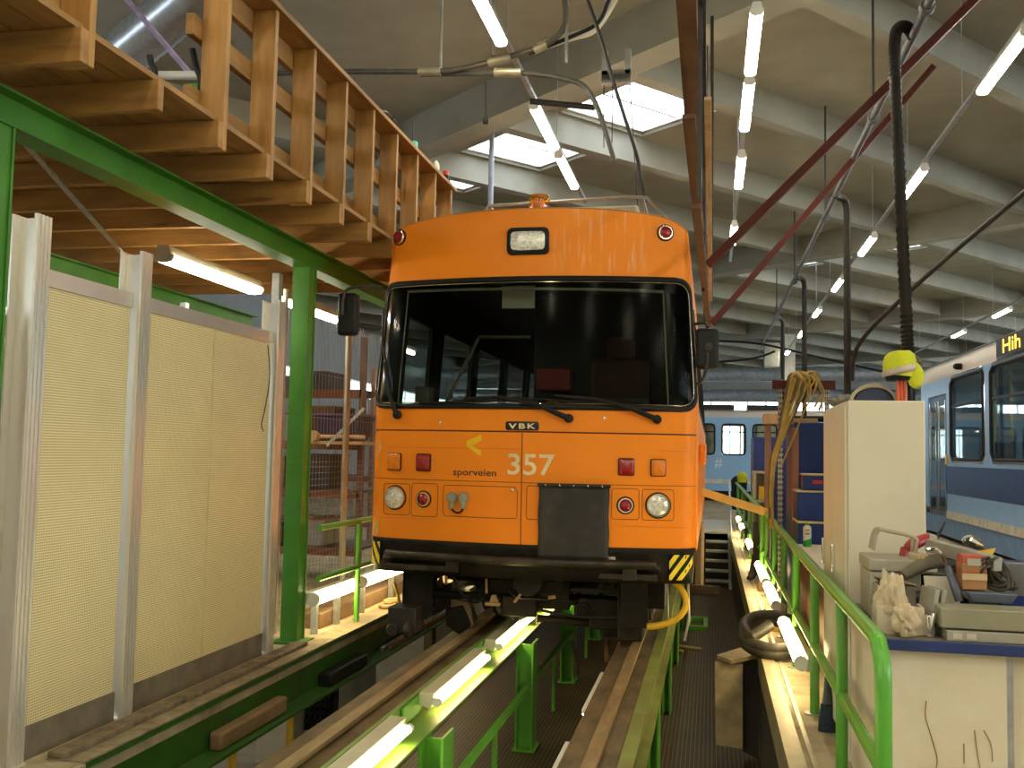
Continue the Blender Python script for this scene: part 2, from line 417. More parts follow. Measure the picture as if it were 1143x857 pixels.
# rain-washed streaks on the fascia belong to the paint: a stretched noise of pale scuffs
PAINT = mat('orange_nose_paint', (.92, .268, .010), .45, 0, .035, 2.0, .01, dirt=(.78, .20, .010), dirt_amt=.3, dscale=2.6, spec=.32)
def streaks(m_):
    nt = m_.node_tree; N, L = nt.nodes, nt.links; b = N['Principled BSDF']
    tc = N.new('ShaderNodeTexCoord'); mp = N.new('ShaderNodeMapping'); mp.inputs['Scale'].default_value = (22, 1, 2.0); L.new(tc.outputs['Object'], mp.inputs[0])
    n = N.new('ShaderNodeTexNoise'); n.inputs['Scale'].default_value = 1.3; n.inputs['Detail'].default_value = 7; n.inputs['Roughness'].default_value = .65; L.new(mp.outputs[0], n.inputs['Vector'])
    r = N.new('ShaderNodeValToRGB'); r.color_ramp.elements[0].position = .52; r.color_ramp.elements[1].position = .64; L.new(n.outputs['Fac'], r.inputs[0])
    sp = N.new('ShaderNodeSeparateXYZ'); L.new(tc.outputs['Object'], sp.inputs[0])
    z = N.new('ShaderNodeMapRange'); z.inputs[1].default_value = 2.78; z.inputs[2].default_value = 2.86; L.new(sp.outputs[2], z.inputs[0])
    x = N.new('ShaderNodeMapRange'); x.inputs[1].default_value = .12; x.inputs[2].default_value = .3; L.new(sp.outputs[0], x.inputs[0])
    x2 = N.new('ShaderNodeMapRange'); x2.inputs[1].default_value = .95; x2.inputs[2].default_value = .8; L.new(sp.outputs[0], x2.inputs[0])
    def mul(a, b_):
        k = N.new('ShaderNodeMath'); k.operation = 'MULTIPLY'; L.new(a, k.inputs[0])
        if isinstance(b_, float): k.inputs[1].default_value = b_
        else: L.new(b_, k.inputs[1])
        return k.outputs[0]
    fac = mul(mul(mul(mul(r.outputs[0], z.outputs[0]), x.outputs[0]), x2.outputs[0]), .5)
    src = b.inputs['Base Color'].links[0].from_socket
    mx = N.new('ShaderNodeMix'); mx.data_type = 'RGBA'; mx.inputs[7].default_value = (.85, .55, .33, 1)
    L.new(fac, mx.inputs[0]); L.new(src, mx.inputs[6]); L.new(mx.outputs[2], b.inputs['Base Color'])
streaks(PAINT)
m = MB(); m.ring_loft(rings, True, False)
front = m.build('front_panel', PAINT, tram, solid=0)
def path_tube(pts, r, seg=8): return MB().tube(pts, r, seg, closed=True)
gp = [surf(*(lambda p: (p[0], WZC + p[1]))(rr_pt(a, WS + .005, WHZ + .005, WR)), .004) for a in angs]
g = MB().tube(gp, .021, 8, closed=True).build('windscreen_gasket', BLACK, tram)
gp2 = [surf(*(lambda p: (p[0], WZC + p[1]))(rr_pt(a, WS - .022, WHZ - .022, WR - .02)), .010) for a in angs]
MB().tube(gp2, .004, 6, closed=True).build('chrome_bead', CHROME, g)
rings = []
for k in range(12):
    q = 1 - k / 12
    rings.append([surf(*(lambda p: (p[0] * q, WZC + p[1] * q))(rr_pt(a, WS, WHZ, WR))) for a in angs])
m = MB(); m.ring_loft(rings, True, False); m.face([v for v in rings[-1]])
m.build('windscreen', glass('windscreen_glass', (.52, .55, .50), .0, .10, .22), tram)
# sides, roof, back
YEND = 18.5
zs = [ZBOT, 1.2, 1.8, 2.2, 2.6, 2.8, 3.0, 3.05, 3.1, ztop(SL)]
wins = [(8.1, 8.9), (9.25, 10.5), (10.75, 12.1), (12.4, 13.7), (13.95, 15.2), (15.5, 17.9)]
ys = sorted({YSIDE, YEND} | {v for w in wins for v in w})
def side(sx, wz0=1.8, wz1=2.6):
    m = MB()
    for i in range(len(ys) - 1):
        for j in range(len(zs) - 1):
            yc = (ys[i] + ys[i + 1]) / 2
            if wz0 <= zs[j] < wz1 and any(a < yc < b for a, b in wins): continue
            m.face([(TX + sx * hw(z), y + lean(z) * (i == 0 and e == 0), z) for (y, z, e) in ((ys[i], zs[j], 0), (ys[i + 1], zs[j], 1), (ys[i + 1], zs[j + 1], 1), (ys[i], zs[j + 1], 0))])
    return m
for sx in (-1, 1):
    w = side(sx).build('side_wall', ORANGE, tram, solid=.03)
    li = side(sx)
    for v in li.b.verts: v.co.x -= sx * .03; v.co.z += .002
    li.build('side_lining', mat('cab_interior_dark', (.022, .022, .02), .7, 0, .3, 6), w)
    m = MB(); f = MB()
    for a, b in wins:
        x0, x1 = TX + sx * hw(1.8), TX + sx * hw(2.6)
        m.face([(x0, a, 1.8), (x0, b, 1.8), (x1, b, 2.6), (x1, a, 2.6)])
        for p, q in (((x0, a, 1.8), (x0, b, 1.8)), ((x1, a, 2.6), (x1, b, 2.6)), ((x0, a, 1.8), (x1, a, 2.6)), ((x0, b, 1.8), (x1, b, 2.6))): f.bar(p, q, .04, .04)
    m.build('side_window', glass('side_glass', (.38, .42, .40), .05), w); f.build('window_rubber', BLACK, w)
ss = [SL * (i / 24 - 1) for i in range(49)]
m = MB(); rows = []
for y in (0, .06, 1.5, YEND):
    row = []
    for s in ss:
        p = surf0(s, ztop(s)); 
        row.append(Vector((p.x, max(p.y, y if y > 1 else 0) + (y if y < 1 else 0), ztop(s) + (.015 if y else 0))) if y < 1 else Vector((p.x, (YC + y if y < 5 else y), ztop(s) + .02)))
    rows.append(row)
m.ring_loft(rows, False, False).build('roof', mat('roof_grey_orange', (.5, .18, .03), .6, 0, .2, 4, dirt=(.2, .15, .1)), tram, solid=.02)
Bx(TX - 1.2, TX + 1.2, YEND - .03, YEND, ZBOT, 3.15).build('rear_wall', ORANGE, tram, smooth=False)
# cab interior
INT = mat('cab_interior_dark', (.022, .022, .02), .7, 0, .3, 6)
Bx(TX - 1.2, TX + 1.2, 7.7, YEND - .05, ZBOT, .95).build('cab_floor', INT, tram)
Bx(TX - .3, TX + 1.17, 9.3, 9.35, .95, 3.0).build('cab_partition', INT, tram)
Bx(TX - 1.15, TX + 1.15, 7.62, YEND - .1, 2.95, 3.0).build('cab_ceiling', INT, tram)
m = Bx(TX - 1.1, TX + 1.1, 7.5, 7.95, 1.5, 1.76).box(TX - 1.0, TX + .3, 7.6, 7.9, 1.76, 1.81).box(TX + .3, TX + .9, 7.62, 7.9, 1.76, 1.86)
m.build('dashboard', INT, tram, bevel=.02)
m = Bx(TX + .35, TX + .85, 8.5, 8.65, 1.4, 2.25).box(TX + .35, TX + .85, 8.1, 8.6, 1.25, 1.4).box(TX + .48, TX + .72, 8.52, 8.64, 2.25, 2.45)
m.build('driver_seat', mat('seat_cloth', (.05, .018, .016), .9), tram, bevel=.04)
m = Bx(-1.62, -1.30, 9.1, 9.28, 2.02, 2.22).box(-1.74, -1.52, 9.08, 9.28, 1.66, 1.84).box(-1.46, -1.24, 9.08, 9.28, 1.8, 1.9)
m.build('first_aid_case', mat('red_case', (.34, .02, .012), .4), tram, bevel=.01)
p = at(562, 320, Y=7.55); q = at(598, 345, Y=7.55)
Bx(p.x, q.x, 7.5, 7.512, q.z, p.z).build('sun_visor', mat('visor_plastic', (.34, .33, .26), .5), tram, bevel=.01)
m = MB()
s0, z0 = fp(452, 324); s1, z1 = fp(742, 324)
m.tube([surf(s0 + (s1 - s0) * i / 20, z0 + (z1 - z0) * i / 20, -.05) for i in range(21)], .012, 8)
for px in (452, 742):
    s0, z0 = fp(px, 326); s1, z1 = fp(px, 452); m.tube([surf(s0, z0, -.05), surf(s0, z1, -.05)], .006, 6)
m.build('blind_rail', mat('dull_alu', (.3, .29, .24), .4, .4), tram)
m = Bx(-2.4, -2.28, 7.75, 7.9, 1.81, 1.95).bar((-2.2, 7.9, 1.76), (-1.95, 8.1, 2.4), .03, .03).bar((-1.95, 8.1, 2.4), (-1.5, 8.1, 2.4), .03, .03)
m.build('control_lever', mat('lever_grey', (.10, .10, .085), .5), tram, bevel=.01)
Bx(-1.50, -1.40, 9.0, 9.06, 1.80, 1.92).build('yellow_case', mat('case_yellow', (.40, .25, .02), .5), tram, bevel=.01)

# seams and pressings
DARKSEAM = mat('seam_shadow_gap', (.10, .022, .004), .7)
def strip(pts, r=.004, seg=5, off=.001): return MB().tube([surf(s, z, off) for s, z in pts], r, seg)
def pxline(a, b, n=24):
    (s0, z0), (s1, z1) = fp(*a), fp(*b); return [(s0 + (s1 - s0) * i / n, z0 + (z1 - z0) * i / n) for i in range(n + 1)]
z1 = fp(600, 482)[1]; z2 = fp(600, 539)[1]
strip([(SL * (i / 30 - 1), z1) for i in range(61)], .0055).build('panel_seam', DARKSEAM, front)
strip([(SL * (i / 30 - 1), z2) for i in range(61)], .0022, 5, .0003).build('panel_seam', DARKSEAM, front)
strip(pxline((583, 483), (581, 609)), .0035).build('panel_seam', DARKSEAM, front)
for a, b in (((429, 499), (584, 501)), ((735, 503), (772, 504)), ((424, 577), (478, 579)), ((690, 587), (770, 589))):
    strip(pxline(a, b), .0016).build('panel_crease', mat('crease_paint', (.62, .16, .02), .4), front)
def rect_path(px0, py0, px1, py1, r=.015):
    s0, za = fp(px0, py0); s1, zb = fp(px1, py1); c, hh = ((s0 + s1) / 2, (za + zb) / 2), (abs(s1 - s0) / 2, abs(za - zb) / 2)
    return c, hh, r
def on_rect(R, off, k=48):
    (cs, cz), (a, b), r = R
    return [surf(cs + q[0], cz + q[1], off) for q in (rr_pt(2 * PI * i / k + .01, a, b, min(r, a, b)) for i in range(k))]
for a in ((429, 539, 457, 575), (460, 539, 488, 577), (495, 541, 577, 579), (588, 542, 603, 580), (683, 545, 713, 580), (717, 546, 752, 581)):
    MB().tube(on_rect(rect_path(*a), .0), .0024, 5, closed=True).build('pressed_recess', DARKSEAM, front)
def pad(R, off, thick, m=None, k=48, inset=.75):
    m = m or MB()
    (c, h, r) = R
    return m.ring_loft([on_rect(R, -.004, k), on_rect(R, thick * .7, k), on_rect((c, (h[0] - thick * (1 - inset) * 2, h[1] - thick * (1 - inset) * 2), r), thick, k)])
for nm, a, mm, lab in (('indicator_lamp', (433, 505, 448, 525), AMBL, 'amber rectangular indicator lens'), ('tail_lamp', (465, 506, 481, 526), REDL, 'red rectangular lens'),
                  ('tail_lamp', (690, 511, 708, 531), REDL, 'red rectangular lens'), ('indicator_lamp', (726, 512, 743, 532), AMBL, 'amber rectangular indicator lens')):
    R = rect_path(*a, .012)
    h = pad(R, 0, .012).build(nm, BLACK, tram, lab)
    R2 = (R[0], (R[1][0] - .007, R[1][1] - .007), .012)
    pad(R2, 0, .028).build('lens', mm, h)
def lamp(px, py, rad, lens, nm, lab, bez=.014, depth=.02):
    s, z = fp(px, py); p = surf(s, z, 0); n = (surf(s, z, .05) - p).normalized()
    h = MB().lathe([(rad + bez, -.02), (rad + bez, .012), (rad + bez * .6, .024), (rad, .024), (rad, .006), (.0, .006)], p, n, 28).build(nm, CHROME, tram, lab)
    MB().lathe([(rad + bez + .008, -.01), (rad + bez + .008, .005), (rad + bez, .007)], p, n, 28).build('rubber_surround', BLACK, h)
    MB().lathe([(rad, .004), (rad * .97, .012), (rad * .75, depth), (rad * .35, depth + .007), (.0, depth + .009)], p, n, 28).build('lens', lens, h)
lamp(441.5, 555, .078, CLEARL, 'headlamp', 'round clear headlamp in chrome rim', .012)
lamp(734.5, 564, .078, CLEARL, 'headlamp', 'round clear headlamp in chrome rim', .012)
lamp(473, 557, .046, REDL, 'marker_lamp', 'round red lamp in chrome rim', .013, .026)
lamp(698, 564, .046, REDL, 'marker_lamp', 'round red lamp in chrome rim', .013, .026)
lamp(446, 265, .046, REDL, 'marker_lamp', 'small round red lamp at the top corner', .012)
lamp(742.5, 260, .046, REDL, 'marker_lamp', 'small round red lamp at the top corner', .012)
R = rect_path(567, 255, 613, 284, .04); h = pad(R, 0, .03).build('spot_lamp', BLACK, tram, 'rectangular clear spot lamp in black rubber frame')
R2 = (R[0], (R[1][0] - .026, R[1][1] - .026), .03); pad(R2, 0, .036).build('lens', CLEARL, h)
# number, names and marks on the nose
(s0, zt), (s1, zb) = fp(567, 506), fp(619, 531)
lettering('357', surf, s0, s1, zb, zt, .0025, .012).build('fleet_number', mat('cream_lettering', (.80, .66, .42), .5), front, 'cream number 357')
(s0, zt), (s1, zb) = fp(506, 523), fp(554, 534)
lettering('sporveien', surf, s0, s1, zb, zt, .0025, .01).build('operator_name', mat('dark_lettering', (.05, .02, .012), .5), front, 'small dark lettering sporveien')
R = rect_path(564.5, 470, 601.5, 480.5, .012); h = pad(R, 0, .008).build('maker_badge', mat('badge_black', (.008, .008, .012), .3), tram, 'black badge reading VBK in cream')
for ch, a, b in (('V', 568, 577), ('B', 579.5, 586.5), ('K', 589, 598)):
    (s0, zt), (s1, zb) = fp(a, 472.5), fp(b, 478.5); lettering(ch, surf, s0, s1, zb, zt, .0105, .03).build('badge_letter', mat('cream_lettering', (.8, .66, .42)), h)
m = MB()
for poly in (((537.5, 484.5), (537.5, 491), (527, 498), (521, 498), (521, 492)), ((521, 492), (526.5, 492), (526.5, 497.5), (537, 502.5), (537, 509), (521, 498.5))):
    pts = [surf(*fp(*q), .002) for q in poly]; m.prism(pts, (0, -.0015, 0))
m.build('chevron_emblem', mat('emblem_yellow', (.95, .55, .01), .5), front, 'yellow folded chevron emblem')
# black rubber apron hung from a riveted bar
(s0, zt), (s1, _), (s2, zb) = fp(602, 540), fp(680, 541), fp(678, 627)
m = MB(); rows = []
for j in range(13):
    rows.append([surf(s0 + (s1 - s0) * i / 16 + .003 * math.sin(j), zt + (zb - zt) * j / 12, .018 + .007 * math.sin(i * .9 + j * .35) + .01 * (j / 12)) for i in range(17)])
ap = m.ring_loft(rows, False, False).build('rubber_apron', mat('apron_rubber', (.022, .02, .018), .6, 0, .3, 4, .1, dirt=(.06, .045, .03), dirt_amt=.5, dscale=4), tram, solid=.006)
m = MB().tube([surf(s0 - .01 + (s1 - s0 + .02) * i / 10, zt - .005, .03) for i in range(11)], .013, 6); m.build('apron_bar', STEEL, ap)
m = MB()
for i in range(5): p = surf(s0 + (s1 - s0) * (i + .5) / 5, zt - .005, .04); m.lathe([(.007, 0), (.005, .005), (0, .006)], p, (0, -1, 0), 8)
m.build('rivet', CHROME, ap)
# two grey sockets and their loop of cable
for px in (505, 518):
    s, z = fp(px, 555); p = surf(s, z)
    m = MB().lathe([(.042, -.005), (.042, .03), (.034, .045), (0, .047)], p, (0, -1, 0), 18).cyl(p + Vector((0, -.02, -.02)), p + Vector((0, -.03, -.085)), .026, 14, .02)
    m.build('power_socket', mat('socket_grey', (.27, .27, .2), .5), tram)
pts = [surf(*fp(a, b), .03) for a, b in ((506, 563), (507, 569), (512, 572), (517, 570), (519, 564))]
MB().tube(pts, .008, 8, 5).build('socket_cable', BLACK, tram)
m = MB()
for px, py in ((572, 547), (491, 471), (675, 467)): s, z = fp(px, py); m.lathe([(.014, 0), (.012, .01), (0, .012)], surf(s, z), (0, -1, 0), 12)
m.build('lock_button', CHROME, tram)
# worn corner
m = MB()
for poly in (((419, 498), (424, 490), (426, 500), (422, 509), (419, 512)), ((418, 568), (421, 571), (425, 577), (419, 575)), ((419, 580), (423, 582), (422, 596), (418, 598))):
    m.face([surf(*fp(*q), .002) for q in poly])
m.build('bare_patch', mat('filler_tan', (.62, .42, .13), .7), front)
# wipers
def wiper(piv, pts, blade):
    s, z = fp(*piv); c = surf(s, z, .02)
    m = MB().lathe([(.034, -.03), (.034, .02), (.02, .035), (0, .037)], c, (0, -1, 0), 14)
    P = [c + Vector((0, -.02, 0))] + [surf(*fp(*q), .05) for q in pts]
    m.tube(P, [.022] + [.016 - .008 * i / len(pts) for i in range(len(pts))], 8)
    w = m.build('wiper_arm', BLACK, tram)
    MB().tube([surf(*fp(*q), .035) for q in blade], .009, 6).build('wiper_blade', BLACK, w)
wiper((445, 463), [(438, 440), (433, 405)], [(440, 450), (436, 420), (431, 380), (433, 345)])
wiper((635, 467), [(600, 452), (560, 444), (520, 446)], [(600, 449), (560, 448), (510, 449), (470, 450)])
wiper((733, 468), [(700, 455), (665, 446), (620, 442)], [(700, 452), (660, 449), (600, 446), (560, 445)])
# mirrors
m = Bx(-.115, .055, 7.42, 7.52, 2.075, 2.385); mr = m.build('door_mirror', BLACK, tram, 'black mirror housing on the near side', bevel=.03)
m = MB().tube([(-.03, 7.42, 2.2), (-.03, 7.40, 2.12), (-.06, 7.42, 2.0), (-.13, 7.55, 1.95)], .012, 8, 5).lathe([(.035, 0), (.03, .025), (0, .03)], (-.02, 7.43, 2.24), (0, -1, 0), 14)
m.tube([(-.03, 7.45, 2.39), (-.05, 7.5, 2.43), (-.16, 7.6, 2.43)], .012, 8, 4); m.build('mirror_bracket', STEEL, mr)
m = Bx(-2.96, -2.79, 7.38, 7.48, 2.335, 2.68); mr = m.build('door_mirror', BLACK, tram, 'black mirror housing on the far side', bevel=.03)
m = MB().tube([(-2.62, 7.5, 2.74), (-2.75, 7.4, 2.73), (-2.87, 7.37, 2.70), (-2.9, 7.37, 2.62), (-2.9, 7.37, 2.5)], .012, 8, 5).tube([(-2.62, 7.5, 2.4), (-2.8, 7.42, 2.42)], .012, 8)
m.build('mirror_bracket', STEEL, mr)
# roof gear
p = at(601, 222, Y=7.5)
m = MB().lathe([(.075, 0), (.075, .035), (.06, .04), (0, .04)], (p.x, 7.55, 3.29), (0, 0, 1), 24); b = m.build('warning_beacon', BLACK, tram, 'amber rotating beacon on the roof')
AMB = glass('amber_dome', (1., .66, .10), .08, .08, .5)
MB().lathe([(.078, .035), (.084, .045), (.084, .155), (.078, .172), (.05, .18), (0, .181)], (p.x, 7.55, 3.29), (0, 0, 1), 28).build('beacon_dome', AMB, b)
MB().lathe([(.012, .03), (.012, .16), (0, .16)], (p.x, 7.53, 3.29), (0, 0, 1), 10).build('spindle', CHROME, b)
MB().lathe([(.0, .0), (.04, .012), (.055, .035), (.05, .035), (0, .01)], (p.x - .02, 7.57, 3.395), (.35, -1, 0), 18).build('reflector', mat('amber_reflector', (.9, .42, .04), .3, .2), b)
m = Bx(-1.78, -.62, 8.3, 10.5, 3.31, 3.56); m.build('roof_equipment_box', mat('roof_box_tan', (.42, .38, .28), .6), tram, bevel=.02)
m = MB()
for y in (7.8, 9.4):
    a, b_ = at(520, 236, Y=8), at(742, 232, Y=8)
    m.tube([(-1.95, y, 3.27), (-1.82, y, 3.46), (-.66, y, 3.50), (-.52, y, 3.49), (-.30, y, 3.25)], .014, 6)
m.tube([(-1.82, 7.8, 3.46), (-1.82, 9.4, 3.46)], .014, 6); m.tube([(-.55, 7.8, 3.49), (-.55, 9.4, 3.49)], .014, 6)
m.build('roof_rail', GALV, tram)
# underneath
Bx(TX - 1.22, TX + 1.22, 7.55, 7.62, .47, .73).build('front_skirt', UNDER, tram, bevel=.01)
Bx(TX - 1.15, TX + 1.15, 7.6, 18, .55, .74).build('underframe', UNDER, tram)
rows = []
m = MB()
for zz, off in ((.735, .0), (.70, -.005), (.62, -.01), (.475, -.02)):
    rows.append([surf(SL * (i / 30 - 1), ZBOT, off) * 1 + Vector((0, 0, zz - ZBOT)) for i in range(61)])
m.ring_loft(rows, False, False).build('black_valance', UNDER, tram, solid=.012)
def chev(px0, py0, px1, py1, n, slope):
    (s0, zt), (s1, zb) = fp(px0, py0), fp(px1, py1)
    def f(u, v, off): return surf(s0 + (s1 - s0) * u, ZBOT, off) + Vector((0, 0, zb + (zt - zb) * v - ZBOT))
    m = MB(); m.ring_loft([[f(i / 6, 0, .004) for i in range(7)], [f(i / 6, 1, .004) for i in range(7)]], False, False)
    h = m.build('hazard_plate', BLACK, tram, 'black and yellow striped corner plate', solid=.006)
    m = MB(); N = 24
    for k in range(n):
        for j in range(N):
            v0, v1 = j / N, (j + 1) / N
            def cl(a): return max(0, min(1, a))
            a0 = (k * 2) / (n * 1.6) - .55 * (n > 0) + slope * v0 + (.0 if slope > 0 else 1.1); a1 = a0 - slope * v0 + slope * v1; w = .62 / n * 1.1
            q = [(cl(a0), v0), (cl(a0 + w), v0), (cl(a1 + w), v1), (cl(a1), v1)]
            if q[1][0] - q[0][0] < .01 and q[2][0] - q[3][0] < .01: continue
            m.face([f(u, v, .0085) for u, v in q])
    m.build('yellow_stripe', mat('hazard_yellow', (.78, .62, .02), .5), h)
chev(747, 619, 772, 647, 3, .75); chev(409, 602, 424, 629, 3, -.55)
p, q = at(424, 613, Y=7.2), at(736, 634, Y=7.2)
m = MB().cyl((TX - 1.13, 7.42, .60), (TX + 1.02, 7.12 + .3, .585), .035, 14).box(TX - 1.1, TX + 1.0, 7.33, 7.5, .50, .545).box(TX - .6, TX - .5, 7.3, 7.5, .5, .62).box(TX + .75, TX + .85, 7.3, 7.5, .5, .62)
m.tube([surf(-1.1 + i * .11, ZBOT, .05) + Vector((0, 0, -.1)) for i in range(20)], .035, 10)
m.build('bumper_bar', mat('worn_bumper', (.03, .024, .018), .4, .4, .4, 8, .1, dirt=(.12, .10, .07), dirt_amt=.4, dscale=7), tram, bevel=.006)
sg = surf(*fp(681, 618), .01)
fs, fzz = fp(681, 618)
R = rect_path(678, 621, 687, 628, .004); pad(R, 0, .004).build('maker_plate', mat('worn_white_plate', (.42, .38, .3), .6, 0, .4, 40), tram)
YU = 7.6
def P3(px, py, Y=YU): return at(px, py, Y=Y)
for a, b in (((452, 640), (478, 690)), ((690, 648), (722, 700))):
    p, q = P3(*a), P3(*b)
    m = Bx(p.x, q.x, YU - .06, YU - .02, q.z, .55).box(p.x, p.x + .03, YU - .06, YU + .25, q.z, .55).box(q.x - .03, q.x, YU - .06, YU + .25, q.z, .55)
    m.build('guard_bracket', UNDER, tram, bevel=.006)
p, q = P3(444, 672), P3(473, 706)
m = Bx(p.x, q.x, YU - .25, YU, q.z + .03, p.z); m.cyl((p.x + .05, YU - .28, q.z + .06), (p.x + .05, YU - .22, q.z + .06), .05, 16).cyl((q.x - .06, YU - .3, q.z + .07), (q.x - .02, YU - .3, q.z + .07), .06, 18)
m.build('guard_roller', STEEL, tram, bevel=.008)
def wheel(x, y, r=.33):
    return MB().lathe([(0, -.06), (r * .5, -.06), (r * .55, -.03), (r * .88, -.03), (r * .9, -.06), (r, -.06), (r + .005, .03), (r + .03, .045), (r + .03, .07), (0, .07)], (x, y, r + .01), (1, 0, 0), 36)
for y in (8.6, 10.4, 15.2, 17.0):
    wheel(-1.87, y).build('wheel', STEEL, tram)
    w = MB().lathe([(0, -.07), (.165, -.07), (.18, -.03), (.29, -.03), (.30, -.06), (.33, -.06), (.335, .03), (.36, .045), (.36, .07), (0, .07)], (-.54, y, .34), (-1, 0, 0), 36).build('wheel', STEEL, tram)
    MB().cyl((TX - .65, y, .34), (TX + .65, y, .34), .07, 14).build('axle', UNDER, tram)
m = Bx(TX - .95, TX - .85, 8.0, 11, .35, .55).box(TX + .85, TX + .95, 8.0, 11, .35, .55).box(TX - .9, TX + .9, 9.3, 9.7, .3, .5).box(TX - .5, TX + .5, 8.9, 10.1, .2, .45)
m.build('bogie_frame', UNDER, tram, bevel=.02)
p, q = P3(612, 668, 7.9), P3(700, 672, 7.9)
m = MB().cyl((TX - .75, 7.9, .42), (TX + .75, 7.95, .35), .05, 14).cyl(p, q, .045, 14).cyl((TX - .9, 8.0, .5), (TX + .9, 8.0, .44), .06, 12)
m.build('cross_tube', UNDER, tram)
# coupler and guard boards
m = Bx(TX - .1, TX + .12, 7.45, 8.4, .38, .5).cyl((TX + .02, 7.42, .44), (TX + .02, 7.55, .44), .11, 18).box(TX - .35, TX + .3, 7.7, 7.8, .2, .42).box(TX - .22, TX + .05, 7.62, 7.7, .14, .3)
m.build('coupler', UNDER, tram, bevel=.01)
p, q = P3(505, 655, 7.85), P3(545, 690, 7.85)
MUD = mat('muddy_tan', (.20, .14, .08), .7, 0, .3, 9, .2)
for pr, dy in (([(503, 668, 7.8), (523, 672, 7.8), (527, 698, 7.8), (517, 708, 7.8), (503, 704, 7.8)], .05), ([(484, 655, 7.9), (492, 642, 7.9), (494, 656, 7.9), (482, 674, 7.9), (477, 676, 7.9)], .05), ([(525, 690, 8.2), (548, 678, 8.2), (548, 686, 8.2), (528, 698, 8.2)], .05)):
    MB().prism([P3(*q) for q in pr], (0, dy, 0)).build('guard_board', MUD, tram, bevel=.004)
for pr, dy in (([(497, 680, 7.75), (515, 676, 7.75), (525, 698, 7.75), (512, 708, 7.75), (497, 698, 7.75)], .3), ([(690, 690, 7.6), (718, 690, 7.6), (716, 716, 7.6), (690, 716, 7.6)], .3)):
    MB().prism([P3(*q) for q in pr], (0, dy, 0)).build('track_brake', UNDER, tram, bevel=.01)
for bx in ((P3(470, 0).x, P3(500, 0).x, 7.75, 8.2, .12, .3), (-1.0, -.62, 7.7, 7.76, .16, .3), (-.92, -.62, 7.72, 7.95, .06, .14), (-1.75, -1.45, 7.9, 8.3, .2, .42), (-1.2, -.7, 7.95, 8.2, .34, .5)):
    Bx(*bx).build('brake_gear', UNDER, tram, bevel=.01)
m = MB().tube([P3(574, 672, 7.5), P3(590, 652, 7.5), P3(604, 644, 7.5)], .012, 6).tube([P3(612, 667, 7.5), P3(620, 666, 7.5)], .015, 6)
m.obox(P3(550, 674, 7.6), (.12, .04, .025)).prism([P3(546, 672, 7.6), P3(556, 672, 7.6), P3(553, 664, 7.6), P3(549, 664, 7.6)], (0, .04, 0)).cyl(P3(498, 643, 7.5), P3(498, 652, 7.5), .012, 8).cyl(P3(543, 646, 7.6), P3(543, 662, 7.6), .01, 8)
m.build('brass_fitting', mat('brass_tan', (.42, .30, .13), .45, .4), tram)
for k, (pa, pb, r_, mm) in enumerate((((470, 662), (600, 668), .03, UNDER), ((560, 655), (700, 660), .022, STEEL), ((600, 690), (690, 698), .03, UNDER), ((530, 650), (575, 690), .02, UNDER), ((580, 690), (640, 660), .02, STEEL), ((640, 648), (655, 690), .025, UNDER), ((668, 645), (672, 700), .03, UNDER))):
    MB().cyl(P3(*pa, 7.7 + .05 * k), P3(*pb, 7.72 + .05 * k), r_, 10).build('brake_rod', mm, tram)
for k, (px, py, r_) in enumerate(((590, 668, .07), (625, 655, .05), (650, 682, .06), (540, 660, .05), (672, 655, .035), (682, 655, .035))):
    MB().lathe([(0, 0), (r_ * .5, 0), (r_ * .55, .015), (r_, .015), (r_, .09), (0, .09)], P3(px, py, 7.66), (0, 1, 0), 18).build('brake_cylinder', UNDER, tram)
m = MB()
for pts in (((470, 643), (468, 660), (478, 675), (486, 680)), ((505, 643), (515, 662), (530, 672), (540, 668)), ((625, 640), (640, 647), (660, 645), (672, 641)), ((560, 645), (575, 665), (600, 668), (640, 672)), ((600, 680), (640, 688), (680, 690), (700, 688))):
    m.tube([P3(a, b, 7.55) for a, b in pts], .012, 6, 5)
m.build('brake_hose', BLACK, tram)
m = MB().tube([P3(754, 650, 7.6), P3(764, 664, 7.6), P3(765, 678, 7.6), P3(754, 691, 7.6), P3(735, 698, 7.6), P3(721, 699, 7.6)], .026, 10, 6)
m.build('yellow_hose', mat('hose_yellow', (.68, .42, .015), .45, 0, .12, 9), tram, 'thick yellow hose looping below the corner')
m = MB().tube([P3(745, 652, 7.62), P3(746, 690, 7.62)], .008, 6).tube([P3(768, 650, 7.62), P3(769, 690, 7.62), P3(764, 715, 7.62)], .01, 6)
Bx(P3(722, 0).x, P3(748, 0).x, 7.66, 7.95, .25, .52).build('side_box', UNDER, tram, bevel=.01)
m.build('side_cable', GALV, tram)
m = MB().tube([P3(440, 650, 7.75), P3(445, 668, 7.75), P3(441, 680, 7.75)], .014, 8, 5); m.build('yellow_hose', mat('hose_yellow', (.68, .42, .015)), tram)
R = Bx(-.09, -.03, 7.75, 7.85, 1.36, 1.52).build('side_marker_lamp', AMBL, tram, 'amber side marker', bevel=.015)
Bx(-.085, -.03, 8.6, 8.7, 1.40, 1.52).build('side_marker_lamp', REDL, tram, 'red side marker', bevel=.015)
